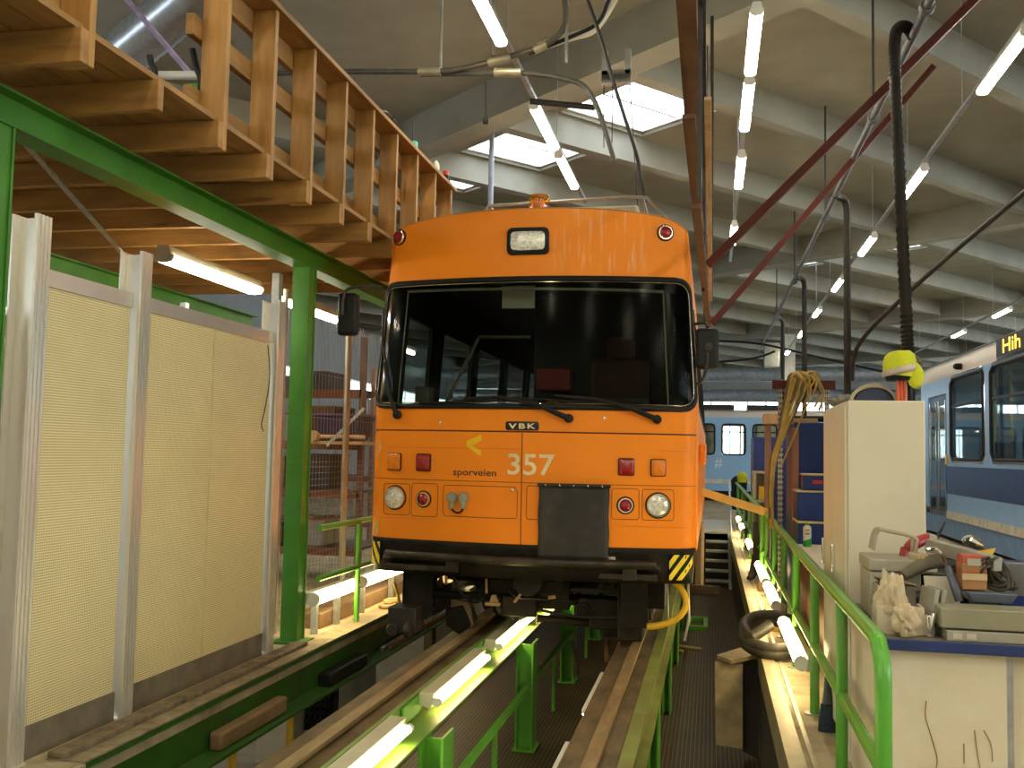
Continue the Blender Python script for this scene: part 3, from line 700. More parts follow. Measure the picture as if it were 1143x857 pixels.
# ================================================================== TRACK ON STILTS
def profile_y(poly, y0, y1): return MB().prism([(x, y0, z) for x, z in poly], (0, y1 - y0, 0))
def rail_poly(x): return [(x - .035, 0), (x + .035, 0), (x + .035, -.022), (x + .012, -.03), (x + .012, -.05), (x + .05, -.055), (x - .05, -.055), (x - .012, -.05), (x - .012, -.03), (x - .035, -.022)]
Y0, Y1 = 2.3, 23.5
sl = Bx(-2.06, -1.70, Y0, Y1, -.36, -.045).build('track_sill', SILL, label='wide oily brown sill carrying the rail beside the tube light shelf', cat='rail support', group=None, bevel=.01)
sr = Bx(-.70, -.42, Y0, Y1, -.36, -.045).build('track_sill', SILL, label='oily brown sill carrying the rail nearer the grating aisle', cat='rail support', bevel=.01)
profile_y(rail_poly(-1.87), Y0, Y1).build('rail', RAILM, label='worn rail on the wide sill next to the glowing tube light shelf', cat='rail')
profile_y(rail_poly(-.54), Y0, Y1).build('rail', RAILM, label='worn rail on the narrow sill beside the grating aisle', cat='rail')
# green channel and stilts of the aisle-side rail
st = thing('track_support', 'bright green steel channel and stilts under the aisle-side rail', 'steel support', (-.39, 10, -.95))
profile_y([(-.42, -.03), (-.345, -.03), (-.345, -.045), (-.405, -.045), (-.405, -.34), (-.345, -.34), (-.345, -.355), (-.42, -.355)], Y0, Y1).build('channel_beam', mat('scuffed_green', (.22, .26, .06), .5, 0, .2, 4, .05, dirt=(.2, .13, .06), dirt_amt=.6, dscale=3), st)
for y in (3.0, 5.15, 7.25, 9.4, 11.6, 13.8, 16, 18.2):
    m = Bx(-.42, -.405, y - .12, y + .12, -.95, -.355).box(-.36, -.345, y - .12, y + .12, -.95, -.355).box(-.405, -.36, y - .01, y + .01, -.95, -.355)
    m.build('stilt', LGREEN, st)
# light shelf with its stilts and low rail
sh = thing('light_shelf', 'green steel shelf along the rail that carries the pit tube lights', 'steel support', (-1.55, 10, -.95))
m = profile_y([(-1.70, .005), (-1.675, .005), (-1.675, -.115), (-1.50, -.115), (-1.50, -.13), (-1.70, -.13)], Y0, Y1)
m.build('shelf_angle', mat('shelf_green', (.16, .33, .05), .4, 0, .15, 4, .05, dirt=(.30, .25, .10), dirt_amt=.6, dscale=2.6), sh)
for y in (3.2, 5.25, 7.95, 10.35, 12.8, 15.2, 17.6):
    m = Bx(-1.52, -1.505, y - .11, y + .11, -.95, -.13).box(-1.395, -1.38, y - .11, y + .11, -.95, -.10).box(-1.505, -1.395, y - .008, y + .008, -.95, -.13)
    m.box(-1.54, -1.36, y - .13, y + .13, -.95, -.938)
    m.build('stilt', LGREEN, sh)
for a, b in ((3.2, 5.25), (5.25, 7.95), (7.95, 10.35), (10.35, 12.8), (12.8, 15.2)):
    Bx(-1.43, -1.39, a + .11, b - .11, -.45, -.41).build('low_rail', LGREEN, sh)
    Bx(-1.425, -1.395, (a + b) / 2 - .04, (a + b) / 2 + .0, -.95, -.45).build('rail_strut', LGREEN, sh)
for y0, y1, ang, l in ((5.3, 5.62, -.1, 'green bracket plate screwed on the light shelf between the two nearest tubes'), (6.62, 7.2, .1, 'green bracket plate on the light shelf beside the farther tubes')):
    Bx(-1.668, -1.655, y0, y1, -.1, .0).build('bracket_plate', LGREEN, label=l, cat='bracket', bevel=.003)

def batten(loc, length, tube_m, tilt, label, group, r=.019, body=(.10, .05), body_m=WHITE, cat='fluorescent lamp', name='hanging_tube_light', cover=False, wide=0):
    """a batten along y: body, tube, two end caps; tilt turns the tube side about y (0 = tube below)"""
    t = thing(name, label, cat, loc, group); x, y, z = loc; h = length / 2
    c, s = math.cos(tilt), math.sin(tilt)
    def P(u, v, yy): return (x + u * c - v * s, yy, z + u * s + v * c)      # u across, v up from the body
    bw, bh = body
    m = MB().prism([P(-bw / 2, .02, y - h), P(bw / 2, .02, y - h), P(bw / 2 * .7, bh + .02, y - h), P(-bw / 2 * .7, bh + .02, y - h)], (0, length, 0)); m.build('lamp_body', body_m, t, bevel=.004)
    if wide:
        q = [(-wide / 2, .0), (-wide / 2 * .8, -.026), (0, -.034), (wide / 2 * .8, -.026), (wide / 2, .0), (wide / 2, .019), (-wide / 2, .019)]
        MB().prism([P(u, v, y - h + .03) for u, v in q], (0, length - .06, 0)).build('glow_bar', tube_m, t)  # glowing bar made wide to stand for the bloom round the tube
        for e in (-1, 1): MB().prism([P(u * 1.06, v * 1.06, y + e * (h - .015) - .015) for u, v in q], (0, .03, 0)).build('end_cap', body_m, t)
        return t
    m = MB().cyl(P(0, -.012, y - h + .035), P(0, -.012, y + h - .035), r, 12); m.build('tube', tube_m, t)
    for e in (-1, 1):
        yy = y + e * (h - .02)
        m = MB().cyl(P(0, -.012, yy - .018), P(0, -.012, yy + .018), r + .004, 12).prism([P(-.018, -.012, yy - .015), P(.018, -.012, yy - .015), P(.018, .03, yy - .015), P(-.018, .03, yy - .015)], (0, .03, 0))
        m.build('end_cap', WHITE, t)
    return t
BATB = mat('batten_cream', (.55, .52, .36), .4, 0, .1, 5)
for y0, y1, lb in ((3.55, 5.08, 'glowing tube light lying on the green shelf at the bottom frame edge'), (5.6, 6.95, 'second glowing tube light along the green shelf, clear of the tram'), (7.3, 8.75, 'third glowing tube light on the green shelf, just under the coupler'), (9.1, 10.5, 'tube light on the green shelf hidden deep under the tram')):
    batten((-1.56, (y0 + y1) / 2, -.035), y1 - y0, TUBE_LO, 1.35, lb, 'tube lights on the pit shelf', .019, (.095, .085), BATB, name='tube_light')
for y0, y1, w in ((3.9, 5.1, 'nearer'), (5.75, 6.75, 'farther')):
    t = thing('strip_light', 'thin glowing strip under the edge of the aisle-side sill, %s one' % w, 'strip light', (-.71, (y0 + y1) / 2, -.09), 'strip lights under the sill')
    Bx(-.722, -.701, y0, y1, -.075, -.05).build('strip_body', WHITE, t); MB().cyl((-.713, y0 + .02, -.08), (-.713, y1 - .02, -.08), .009, 8).build('tube', TUBE_HI, t)
# loose bits on the aisle grating
p = at(815, 735, Z=-.2)
t = thing('wooden_step', 'rough wooden step standing on the aisle grating below the coiled hose', 'step', (.2, 8.2, -.95))
STEPW = mat('step_board', (.36, .28, .16), .75, 0, .25, 9, .15, dirt=(.15, .11, .06), dirt_amt=.6, dscale=5)
def cx_(p): return Vector((min(p.x, .385), p.y, p.z))
MB().prism([cx_(q) for q in (at(800, 735, Y=8.2), at(816, 741, Y=8.1), at(852, 735, Y=8.3), at(846, 722, Y=8.9))], (0, 0, .03)).build('tread', STEPW, t)
m = MB().prism([at(798, 738, Y=8.2), at(829, 741, Y=8.2), at(829, 836, Y=8.0), at(799, 831, Y=8.0)], (0, .04, 0)); m.build('riser_board', STEPW, t)
MB().prism([cx_(q) for q in (at(829, 741, Y=8.25), at(851, 737, Y=8.3), at(868, 850, Y=8.1), at(829, 838, Y=8.1))], (0, .04, 0)).build('side_board', mat('shade_black_board', (.03, .026, .02), .8), t)  # black sheet standing for the shaded gap beside the step
for a, b, w, l in (((738, 722), (762, 727), .045, 'short pale wood offcut on the grating beside the aisle-side rail'), ((745, 719), (783, 724), .02, 'thin pale stick on the grating past the wood offcut')):
    p, q = at(*a, Z=-.93), at(*b, Z=-.93); MB().bar(p, q, w, .03).build('wood_offcut', PALEWOOD, label=l, cat='wood scrap', bevel=.003)
p, q = at(770, 660, Z=-.92), at(803, 660, Z=-.92)
Bx(p.x, q.x, p.y - .05, p.y + .05, -.95, -.80).build('timber_block', OLDWOOD, label='thick timber block lying at the foot of the steel stairs', cat='timber', bevel=.006)
p, q = at(766, 698, Z=-.93), at(790, 698, Z=-.93)
t = Bx(p.x, q.x, p.y - .25, p.y - .17, -.95, -.89).box(p.x, q.x, p.y + .5, p.y + .58, -.95, -.89).box(q.x - .06, q.x, p.y - .2, p.y + .55, -.95, -.89).box(p.x, p.x + .06, p.y - .2, p.y + .55, -.95, -.89)
t.build('green_frame', LGREEN, label='low green steel frame on the grating below the hose loop of the tram', cat='frame', bevel=.004)
for a, b, y, l in (((613, 741), (606, 700), 9.5, 'thin wooden lath leaning on a green stilt'), ):
    MB().bar(at(646, 752, Y=9.8), at(639, 715, Y=10.2), .03, .012).build('wooden_lath', OLDWOOD, label=l, cat='wood scrap')
t = Bx(-1.2, -.75, 11.4, 11.6, -.70, -.67).box(-1.18, -1.14, 11.4, 11.6, -.95, -.70).box(-.81, -.77, 11.4, 11.6, -.95, -.70)
t.build('trestle', OLDWOOD, label='small plank trestle between the rails under the tram', cat='trestle')
# steel stairs
stp = thing('stairs', 'grey steel open stairs from the grating aisle up to the walkway', 'stairs', (.1, 18.8, -.95))
for i in range(6):
    y = 18.3 + i * .26; z = -.86 + i * .155
    Bx(-.08, .34, y, y + .22, z, z + .035).build('stair_tread', mat('tread_steel', (.35, .36, .32), .5, .4, .15, 9), stp)
MB().prism([(-.17, 18.15, -.95), (-.17, 18.45, -.95), (-.17, 20.1, .12), (-.17, 19.8, .12)], (.06, 0, 0)).build('stringer', PALEWOOD, stp)
MB().prism([(.34, 18.15, -.95), (.34, 18.45, -.95), (.34, 20.1, .05), (.34, 19.8, .05)], (.05, 0, 0)).build('stringer', GALV, stp)
MB().tube([(.37, 18.3, -.9), (.37, 18.3, .0), (.37, 20.4, .9)], .02, 8).build('stair_handrail', GALV, stp)
Bx(-.2, .42, 20.0, 24.2, -.22, -.10).build('landing_floor', mat('landing_grey', (.50, .50, .45), .6, 0, .06, 3), kind='structure')
MB().bar((-.21, 17.6, -.95), (-.19, 17.6, .35), .10, .05).build('timber_upright', PALEWOOD, label='pale timber upright beside the tram at the stairs foot', cat='timber', bevel=.004)

# ================================================================== LEFT SIDE: lower beam, floor edge
gb = thing('edge_beam', 'dark green steel channel edging the platform below the panel wall', 'steel beam', (-2.95, 8, -.5))
profile_y([(-2.98, -.105), (-2.93, -.105), (-2.93, -.135), (-2.955, -.14), (-2.955, -.40), (-2.81, -.405), (-2.81, -.425), (-2.98, -.425)], 4.33, 23).build('channel_beam', mat('dark_green_paint', (.026, .105, .010), .45, 0, .2, 5, .05, dirt=(.05, .045, .02), dirt_amt=.5, dscale=3), gb)
m = MB()
for y in (6.2, 8.6, 11, 13.4, 15.8): m.box(-2.955, -2.94, y, y + .02, -.4, -.14)
Bx(-3.1, -2.93, 2.3, 4.32, -.35, -.105).build('kerb_block', mat('kerb_tan', (.42, .35, .24), .7, 0, .2, 6), label='tan concrete kerb before the green edge beam begins', cat='kerb', bevel=.006)
Bx(-3.13, -2.925, 4.3, 23, -.0995, -.09).build('cover_plate', mat('dusty_plate', (.27, .215, .13), .75, .1, .3, 9, .2, dirt=(.09, .065, .04), dirt_amt=.6, dscale=6), gb)
m = Bx(-3.13, -3.03, 4.3, 7.2, -.089, -.06); m.build('floor_rail_strip', mat('dirty_channel', (.20, .15, .09), .7, .2, .35, 14, .25, dirt=(.04, .03, .02), dirt_amt=.7, dscale=10), label='dirty timber strip at the foot of the perforated panels', cat='timber strip', bevel=.004)
p, q = at(250, 800, X=-2.85), at(310, 770, X=-2.85)
Bx(-2.945, -2.86, p.y, q.y + .2, -.404, -.29).build('timber_block', OLDWOOD, label='brown timber block lying in the green edge beam', cat='timber', bevel=.02)
p, q = at(368, 760, X=-2.85), at(395, 742, X=-2.85)
Bx(-2.95, -2.84, p.y, q.y + .3, -.404, -.30).build('rubber_block', BLACK, label='black rubber block lying in the green edge beam', cat='rubber block', bevel=.015)
Bx(-2.93, -2.89, 8.6, 12, -.404, -.36).build('steel_bar', GALV, label='grey steel bar lying along the edge beam past the rubber block', cat='steel bar', bevel=.004)
Bx(-2.88, -2.84, 8.7, 12, -.404, -.35).build('wood_batten', OLDWOOD, label='wood batten lying along the edge beam past the rubber block', cat='timber', bevel=.004)
for px, py, l in ((260, 830, 'slim yellow post to the lower floor, under the timber block'), (325, 772, 'slim yellow post to the lower floor, farther from the viewer than the timber block')):
    p = at(px, py, X=-2.9); MB().cyl((p.x, p.y, -1.75), (p.x, p.y, -.425), .026, 12).lathe([(.07, 0), (.07, .012), (0, .012)], (p.x, p.y, -1.75)).build('yellow_post', YEL, label=l, cat='post')
# lower floor: pallet with red machine, crate
p = at(283, 800, Z=-1.75)
pl = thing('pallet', 'wooden pallet on the lower floor under the red machine', 'pallet', (p.x, p.y, -1.75))
for i in range(5): Bx(p.x - .6 + i * .26, p.x - .46 + i * .26, p.y - .1, p.y + .75, -1.632, -1.61).build('deck_board', PALEWOOD, pl)
for i in range(3): Bx(p.x - .6, p.x + .6, p.y - .1 + i * .37, p.y + .0 + i * .37, -1.75, -1.632).build('bearer', PALEWOOD, pl)
REDM = mat('machine_red', (.42, .018, .012), .35, 0, .1, 6)
rm = thing('machine', 'red cast machine base standing on the lower floor pallet', 'machine', (p.x, p.y + .3, -1.61))
Bx(p.x - .5, p.x + .55, p.y - .02, p.y + .6, -1.61, -1.42).build('machine_bed', REDM, rm, bevel=.03)
m = MB().prism([(p.x - .3, p.y + .1, -1.42), (p.x + .3, p.y + .1, -1.42), (p.x + .1, p.y + .1, -.98), (p.x - .1, p.y + .1, -.98)], (0, .3, 0)); m.build('machine_column', REDM, rm, bevel=.02)
MB().lathe([(0, 0), (.2, 0), (.22, .05), (.2, .1), (0, .1)], (p.x, p.y + .2, -1.05), (0, 1, .5), 20).build('machine_head', REDM, rm)
p = at(315, 750, Z=-1.4); Bx(p.x + .2, p.x + .35, p.y, p.y + .5, -1.75, -.5).build('red_locker', REDM, label='red upright cabinet behind the yellow post on the lower floor', cat='cabinet', bevel=.01)
p = at(352, 790, Z=-1.5)
cr = thing('crate', 'black ventilated plastic crate on the lower floor', 'crate', (p.x, p.y, -1.75))
m = MB()
for i in range(7):
    m.box(p.x - .2 + i * .062, p.x - .175 + i * .062, p.y, p.y + .02, -1.75, -1.2)
for j in range(7): m.box(p.x - .2, p.x + .2, p.y, p.y + .02, -1.75 + j * .088, -1.71 + j * .088)
m.box(p.x - .2, p.x - .18, p.y, p.y + .4, -1.75, -1.2).box(p.x + .18, p.x + .2, p.y, p.y + .4, -1.75, -1.2).box(p.x - .2, p.x + .2, p.y + .38, p.y + .4, -1.75, -1.2).box(p.x - .2, p.x + .2, p.y, p.y + .4, -1.75, -1.73)
m.build('crate_shell', BLACK, cr)
for px, py, h, l in ((330, 790, 1.2, 'steel upright on the lower floor beside the black crate'),):
    p = at(px, py, Z=-1.3); Bx(p.x, p.x + .07, p.y, p.y + .07, -1.75, -.5).build('steel_upright', GALV, label=l, cat='post')
Bx(-4.0, -3.3, 10.4, 10.9, -1.75, -.62).build('grey_cabinet', mat('dull_green_grey', (.25, .25, .2), .6), label='grey-green cabinet on the lower floor between the columns', cat='cabinet', bevel=.01)

# ------------------------------------------------------------------ perforated panel wall
XP = -3.19
PERF = grid_mat('perforated_cream', (.80, .70, .39), (.34, .25, .08), (.0125, .0135), (1, 2), .33, .4, 0, True, .06, patch=(.70, .60, .33))
def hpost(x, y, ztop, label):
    """aluminium H profile: two grooved flanges (x = const) joined by a web that faces the viewer"""
    t = thing('panel_post', label, 'panel post', (x, y, -.1), 'aluminium posts of the panel wall')
    m = Bx(x - .135, x - .125, y - .055, y + .055, -.1, ztop).box(x - .01, x, y - .055, y + .055, -.1, ztop)
    for q in (-.042, -.014, .014, .042): m.box(x - .002, x + .008, y + q - .009, y + q + .009, -.1, ztop)
    m.build('flange', ALU, t)
    Bx(x - .125, x - .01, y - .005, y + .015, -.1, ztop - .012).build('web', ALU, t)
    Bx(x - .145, x + .015, y - .06, y + .06, -.1, -.088).build('foot_plate', ALU, t)
for y, zt, l in ((4.15, 2.53, 'tall aluminium post at the near end of the panel wall'), (5.04, 2.53, 'aluminium post between the two perforated panels'), (6.86, 2.53, 'aluminium post at the far end of the panel wall, beside the green column')):
    hpost(XP, y, zt, l)
for y0, y1, l in ((4.216, 4.974, 'narrow cream perforated panel next to the near aluminium post'), (5.106, 6.794, 'wide cream perforated panel with a hanging black wire')):
    t = thing('perforated_screen', l, 'panel', (XP - .06, (y0 + y1) / 2, -.1))
    Bx(XP - .08, XP - .045, y0, y1, .06, 2.2).build('perforated_sheet', PERF, t)
    Bx(XP - .09, XP - .03, y0, y1, 2.2, 2.285).build('top_edge', ALU, t)
    Bx(XP - .09, XP - .03, y0, y1, -.1, .06).build('bottom_edge', mat('grimy_alu', (.22, .19, .14), .5, .5, .25, 7), t)
    if y1 > 6: Bx(XP - .047, XP - .041, 5.93, 5.945, .06, 2.2).build('panel_joint', mat('joint_cream', (.6, .5, .25), .5), t)
pts = [at(a, b, X=XP - .03) for a, b in ((299, 385), (301, 420), (296, 455), (292, 473), (294, 481))]
MB().tube(pts, .0035, 6, 6).build('wire', BLACK, label='thin black wire hanging down the wide perforated panel', cat='wire')
for a, b, l in ((124, 672, 'dark scuff'), (137, 704, 'scuff')): pass
# white sheet standing left of the first post
p = at(2, 600, X=-3.6)
m = Bx(-3.62, -3.50, 3.2, 4.05, -.1, 2.0); m.build('white_board', mat('pinkish_white', (.72, .60, .52), .5, 0, .05, 3), label='white insulated board leaning behind the near aluminium post', cat='board', bevel=.01)
Bx(-3.80, -3.50, 3.75, 4.0, 2.0, 2.10).build('wood_piece', PALEWOOD, label='light wood piece on top of the white board', cat='timber', bevel=.004)
Bx(-3.72, -3.62, 3.9, 4.1, 2.1, 2.35).build('foam_block', WHITE, label='white foam block on top of the wood piece', cat='foam block', bevel=.02)
# ------------------------------------------------------------------ green frame
def hbeam_y(x, w, z0, z1, y0, y1, t=.012):
    return profile_y([(x - w / 2, z1), (x + w / 2, z1), (x + w / 2, z1 - t), (x + t / 2, z1 - t), (x + t / 2, z0 + t), (x + w / 2, z0 + t), (x + w / 2, z0), (x - w / 2, z0), (x - w / 2, z0 + t), (x - t / 2, z0 + t), (x - t / 2, z1 - t), (x - w / 2, z1 - t)], y0, y1)
hbeam_y(-3.22, .15, 2.87, 3.04, 1.5, 11.2).build('steel_beam', GREEN, label='green I-beam carrying the wooden platform above the panel wall', cat='steel beam')
hbeam_y(-5.6, .15, 2.87, 3.04, 1.5, 11.2).build('steel_beam', GREEN, label='second green I-beam farther back under the wooden platform', cat='steel beam')
def green_post(x, y, label):
    t = thing('green_column', label, 'steel column', (x, y, -.1))
    m = Bx(x - .07, x + .07, y - .075, y - .06, -.1, 2.87).box(x - .07, x + .07, y + .06, y + .075, -.1, 2.87).box(x + .045, x + .06, y - .06, y + .06, -.1, 2.87); m.build('column_shaft', GREEN, t)
    Bx(x - .13, x + .13, y - .13, y + .13, -.1, -.08).build('base_plate', GREEN, t)
green_post(-3.22, 7.33, 'green steel column at the far end of the panel wall'); green_post(-3.22, 3.80, 'green steel column at the frame\'s edge before the panel wall')
green_post(-5.6, 5.2, 'green steel column under the second I-beam, behind the panel wall')
MB().bar(at(28, 160, Y=4.3), at(140, 287, Y=6.3), .03, .012).build('tie_rod', GALV, label='flat grey tie rod slanting under the wooden platform', cat='tie rod')

# ================================================================== WOODEN PLATFORM
XE = -2.62
wp = thing('wooden_platform', 'raised wooden walkway of joists, boards and a timber guard rail', 'walkway', (-4.4, 7, 3.04))
YJ = [1.8 + .58 * i for i in range(15)]
YB = [3.58, 4.70] + [4.70 + .58 * i for i in range(1, 10)]
for i in range(12):
    y = 3.04 + .59 * i
    Bx(-6.3, XE, y - .05, y, 3.04, 3.19).build('joist', WOODX, wp, bevel=.004)
k = 0
x = XE - .03
while x > -6.3:
    o = Bx(x - .145, x, 1.5, 10.2, 3.191, 3.22).build('deck_board', WOODY, wp); x -= .152
for i in range(12):
    y = 3.04 + .59 * i
    if i == 2: continue
    Bx(XE - .15, XE, y + .001, y + .046, 3.04, 4.10).build('guard_post', WOOD, wp, bevel=.004)
Bx(XE - .17, XE + .025, 4.76, 9.66, 4.10, 4.135).build('top_rail', WOODY, wp, bevel=.004)
Bx(XE - .2, XE - .152, 4.72, 9.66, 3.66, 3.78).build('middle_rail', WOODY, wp, bevel=.004)
Bx(XE - .2, XE - .152, 4.72, 9.66, 3.24, 3.38).build('toe_board', WOODY, wp, bevel=.004)
Bx(XE - .2, XE - .152, 4.72, 9.66, 3.96, 4.099).build('upper_rail', WOODY, wp, bevel=.004)
for z in (3.24, 3.40, 3.64, 3.80): Bx(XE - .2, XE - .152, 1.6, 3.7, z, z + .14).build('side_board', WOODY, wp, bevel=.004)
# things on the guard rail and on the walkway
def bottle(p, prof, m_, label, name='bottle', cat='bottle', cap=None, capm=None):
    if cap is None: MB().lathe(prof, p, (0, 0, 1), 16).build(name, m_, label=label, cat=cat); return
    t = thing(name, label, cat, p); MB().lathe(prof, p, (0, 0, 1), 16).build('container', m_, t); MB().lathe(cap, p, (0, 0, 1), 16).build('cap', capm, t)
ZT = 4.135
bottle((XE - .07, 9.2, ZT), [(.03, 0), (.032, .01), (.032, .11), (.025, .14), (.012, .15), (.012, .165), (0, .165)], mat('milky_plastic', (.75, .73, .62), .4), 'white plastic bottle standing on the walkway guard rail')
bottle((XE - .07, 9.55, ZT), [(.034, 0), (.035, .005), (.035, .10), (.032, .115), (0, .115)], BLACK, 'black can with red cap on the walkway guard rail', 'spray_can', 'spray can', [(.03, .115), (.03, .155), (.026, .16), (0, .16)], mat('red_cap', (.7, .03, .015), .35))
TEAL = mat('teal_tin', (.08, .38, .28), .4)
bottle((XE - .07, 8.42, ZT), [(.045, 0), (.046, .004), (.046, .10), (.043, .104), (.043, .09), (0, .09)], TEAL, 'green tin with a stick in it on the walkway guard rail', 'paint_tin', 'tin', [(.006, .02), (.006, .30), (0, .302)], STEEL)
bottle((XE - .05, 9.62, ZT), [(.02, 0), (.022, .05), (.012, .08), (.012, .10), (0, .10)], mat('smoky_plastic', (.12, .13, .11), .25), 'small dark bottle at the far end of the guard rail')
m = MB().tube([(XE - .06, 7.35, ZT + .012), (XE - .04, 7.5, ZT + .05), (XE - .03, 7.62, ZT + .04), (XE - .02, 7.72, ZT + .012)], [.012, .045, .04, .012], 10, 4, flat=.6)
for i in range(4): m.tube([(XE - .06 + i * .02, 7.6, ZT + .04), (XE - .07 + i * .025, 7.72, ZT + .03), (XE - .07 + i * .028, 7.78, ZT + .011)], [.014, .012, .006], 8, 3)
m.build('work_glove', BLACK, label='crumpled black glove draped on the guard rail', cat='glove')
MB().lathe([(.03, 0), (.03, .03), (.02, .04), (0, .04)], (XE - .1, 7.3, ZT), (0, 0, 1), 14).build('screw_top', TEAL, label='teal cap lying on the guard rail beside the glove', cat='cap')
for pts, l in (((( 173, 84), (169, 72), (167, 62)), 'short black hose end standing on the walkway boards, left one'), (((224, 92), (219, 75), (215, 55)), 'black hose end rising beside the first guard post')):
    P = [at(a, b, Y=4.9) for a, b in pts]; P = [Vector((P[0].x, P[0].y, 3.22))] + P
    MB().tube(P, .018, 10, 6).build('black_hose', BLACK, label=l, cat='hose')
p, q = at(208, 96, Y=5.1), at(224, 110, Y=5.1)
t = thing('power_tool', 'small green and cream power tool on the walkway boards', 'power tool', (p.x + .03, 5.1, 3.22))
Bx(p.x, q.x + .03, 5.06, 5.14, p.z - .045, p.z).build('tool_body', LGREEN, t, bevel=.006)
Bx(p.x + .005, p.x + .05, 5.07, 5.13, 3.22, p.z - .045).build('tool_grip', mat('milky_plastic', (.75, .73, .62), .4), t, bevel=.006)
p = at(345, 112, Y=6.3)
m = MB().tube([(-3.06, 5.6, 3.45), (-3.0, 6.2, 3.42), (-2.96, 6.9, 3.37), (-2.93, 7.4, 3.285)], .05, 10, 5); m.build('rubber_hose', BLACK, label='thick black hose lying along the walkway behind the guard posts', cat='hose')
m = MB().tube([(-3.0, 7.7, 3.26), (-2.93, 7.8, 3.42), (-2.9, 7.95, 3.42), (-2.88, 8.05, 3.26)], .03, 10, 5); m.build('curved_tube', WHITE, label='white curved handle behind the guard posts', cat='tube')
MB().tube([(-2.98, 8.3, 3.275), (-2.92, 8.5, 3.275)], .05, 12).build('chrome_can', CHROME, label='shiny metal canister lying behind the far guard posts', cat='canister')
# lamp below the walkway
batten((-3.95, 7.2, 2.80), 1.52, TUBE_HI, 0, 'bare tube lamp hung under the wooden walkway, above the panel wall', None, .045, (.13, .07), mat('lamp_tan', (.42, .36, .24), .5), wide=.15)
batten((-3.95, 9.1, 2.80), 1.5, TUBE_HI, 0, 'tube lamp under the walkway, next behind the one over the panel wall', None, .03, (.12, .08), mat('lamp_tan', (.42, .36, .24), .5))
for yy, w in ((7.5, 'nearer'), (11.5, 'farther')): batten((-6.2, yy, -.32), 1.5, TUBE_HI, 0, 'unseen tube lamp added under the panel platform to light the lower floor, %s one' % w, 'added tube lamps of the lower floor', .03)  # unseen lamps added to brighten the lower floor
batten((-4.6, 14.0, 2.95), 1.5, TUBE_HI, 0, 'tube lamp over the storage racks behind the mesh fence', None, .03)
# grey spiral duct behind the panels, other backdrop pieces
def spiral_duct(a, b, r, label, n=90):
    a, b = Vector(a), Vector(b); P = [a + (b - a) * i / n for i in range(n + 1)]
    MB().tube(P, r, 28, rib=.965).build('spiral_duct', mat('duct_zinc', (.55, .58, .62), .3, .8, .12, 20), label=label, cat='duct')
spiral_duct((-6.9, 4, 2.35), (-6.9, 14.2, 2.35), .34, 'thick zinc duct running behind the panel wall')
spiral_duct(at(20, 158, Y=9.8), at(470, -216, Y=7.4), .25, 'shiny spiral duct above the wooden walkway')
MB().bar(at(135, -8, Y=7.5), at(212, 82, Y=7.0), .035, .035).build('strut', mat('violet_strut', (.36, .27, .42), .5), label='pale violet slanting strut above the walkway', cat='strut')
MB().cyl(at(170, 84, Y=7), at(245, 84, Y=7), .035, 12).build('white_pipe', WHITE, label='white horizontal pipe above the walkway boards', cat='pipe')
Bx(-5.2, -4.6, 7.6, 8.0, -.1, 2.52).build('yellow_locker', mat('locker_yellow', (.75, .42, .02), .5), label='yellow cupboard behind the panel wall', cat='cabinet', bevel=.01)
p = at(590 / 2.6, 0, Y=8); 
Bx(-4.3, -4.25, 7.3, 7.36, -.1, 2.6).build('rack_upright', GALV, label='perforated steel upright behind the wide panel', cat='rack post')
Bx(-4.45, -3.62, 7.8, 7.86, 2.2, 2.3).box(-4.45, -4.39, 7.8, 7.86, -.1, 2.2).box(-3.68, -3.62, 7.8, 7.86, -.1, 2.2).build('red_trestle', REDP, label='red steel frame whose top shows over the wide panel', cat='frame', bevel=.006)
Bx(-3.36, -3.30, 7.03, 7.09, -.1, 2.78).build('rack_upright', GALV, label='perforated galvanised upright beside the far aluminium post', cat='rack post')

# ================================================================== MESH FENCE, GREEN RAILING, STORES
MESHW = mat('fence_post_metal', (.36, .32, .25), .45, .5); WIRE = mat('fence_wire', (.20, .175, .13), .5, .4)
for k, (y0, y1, zt, l) in enumerate(((7.6, 9.05, 2.75, 'wire mesh fence bay next to the green column'), (9.1, 10.6, 2.75, 'wire mesh fence bay behind the tram mirror'))):
    t = thing('mesh_fence', l, 'fence', (-3.5, (y0 + y1) / 2, -.1), 'mesh fence bays')
    for y in (y0, y1): MB().cyl((-3.5, y, -.1), (-3.5, y, zt), .022, 10).build('fence_post', MESHW, t)
    m = MB(); n = int((y1 - y0) / .075)
    for i in range(1, n): y = y0 + (y1 - y0) * i / n; m.tube([(-3.5, y, .1), (-3.5, y, zt - .1)], .0026, 4)
    for j in range(22): z = .1 + .055 * j; m.tube([(-3.495, y0, z), (-3.495, y1, z)], .002, 4)
    for z in (1.3, 1.7, 2.1, 2.6): m.tube([(-3.495, y0, z), (-3.495, y1, z)], .002, 4)
    m.build('wire_mesh', WIRE, t)
gr = thing('guard_railing', 'green pipe railing along the platform edge beside the mesh fence', 'railing', (-3.05, 9, -.1))
for z in (.79, .39): MB().cyl((-3.05, 7.4, z), (-3.05, 13.5, z), .025, 12).build('rail_pipe', LGREEN, gr)
for y in (8.3, 10.1, 11.9, 13.5): MB().cyl((-3.05, y, -.1), (-3.05, y, .79), .024, 12).build('railing_post', LGREEN, gr)
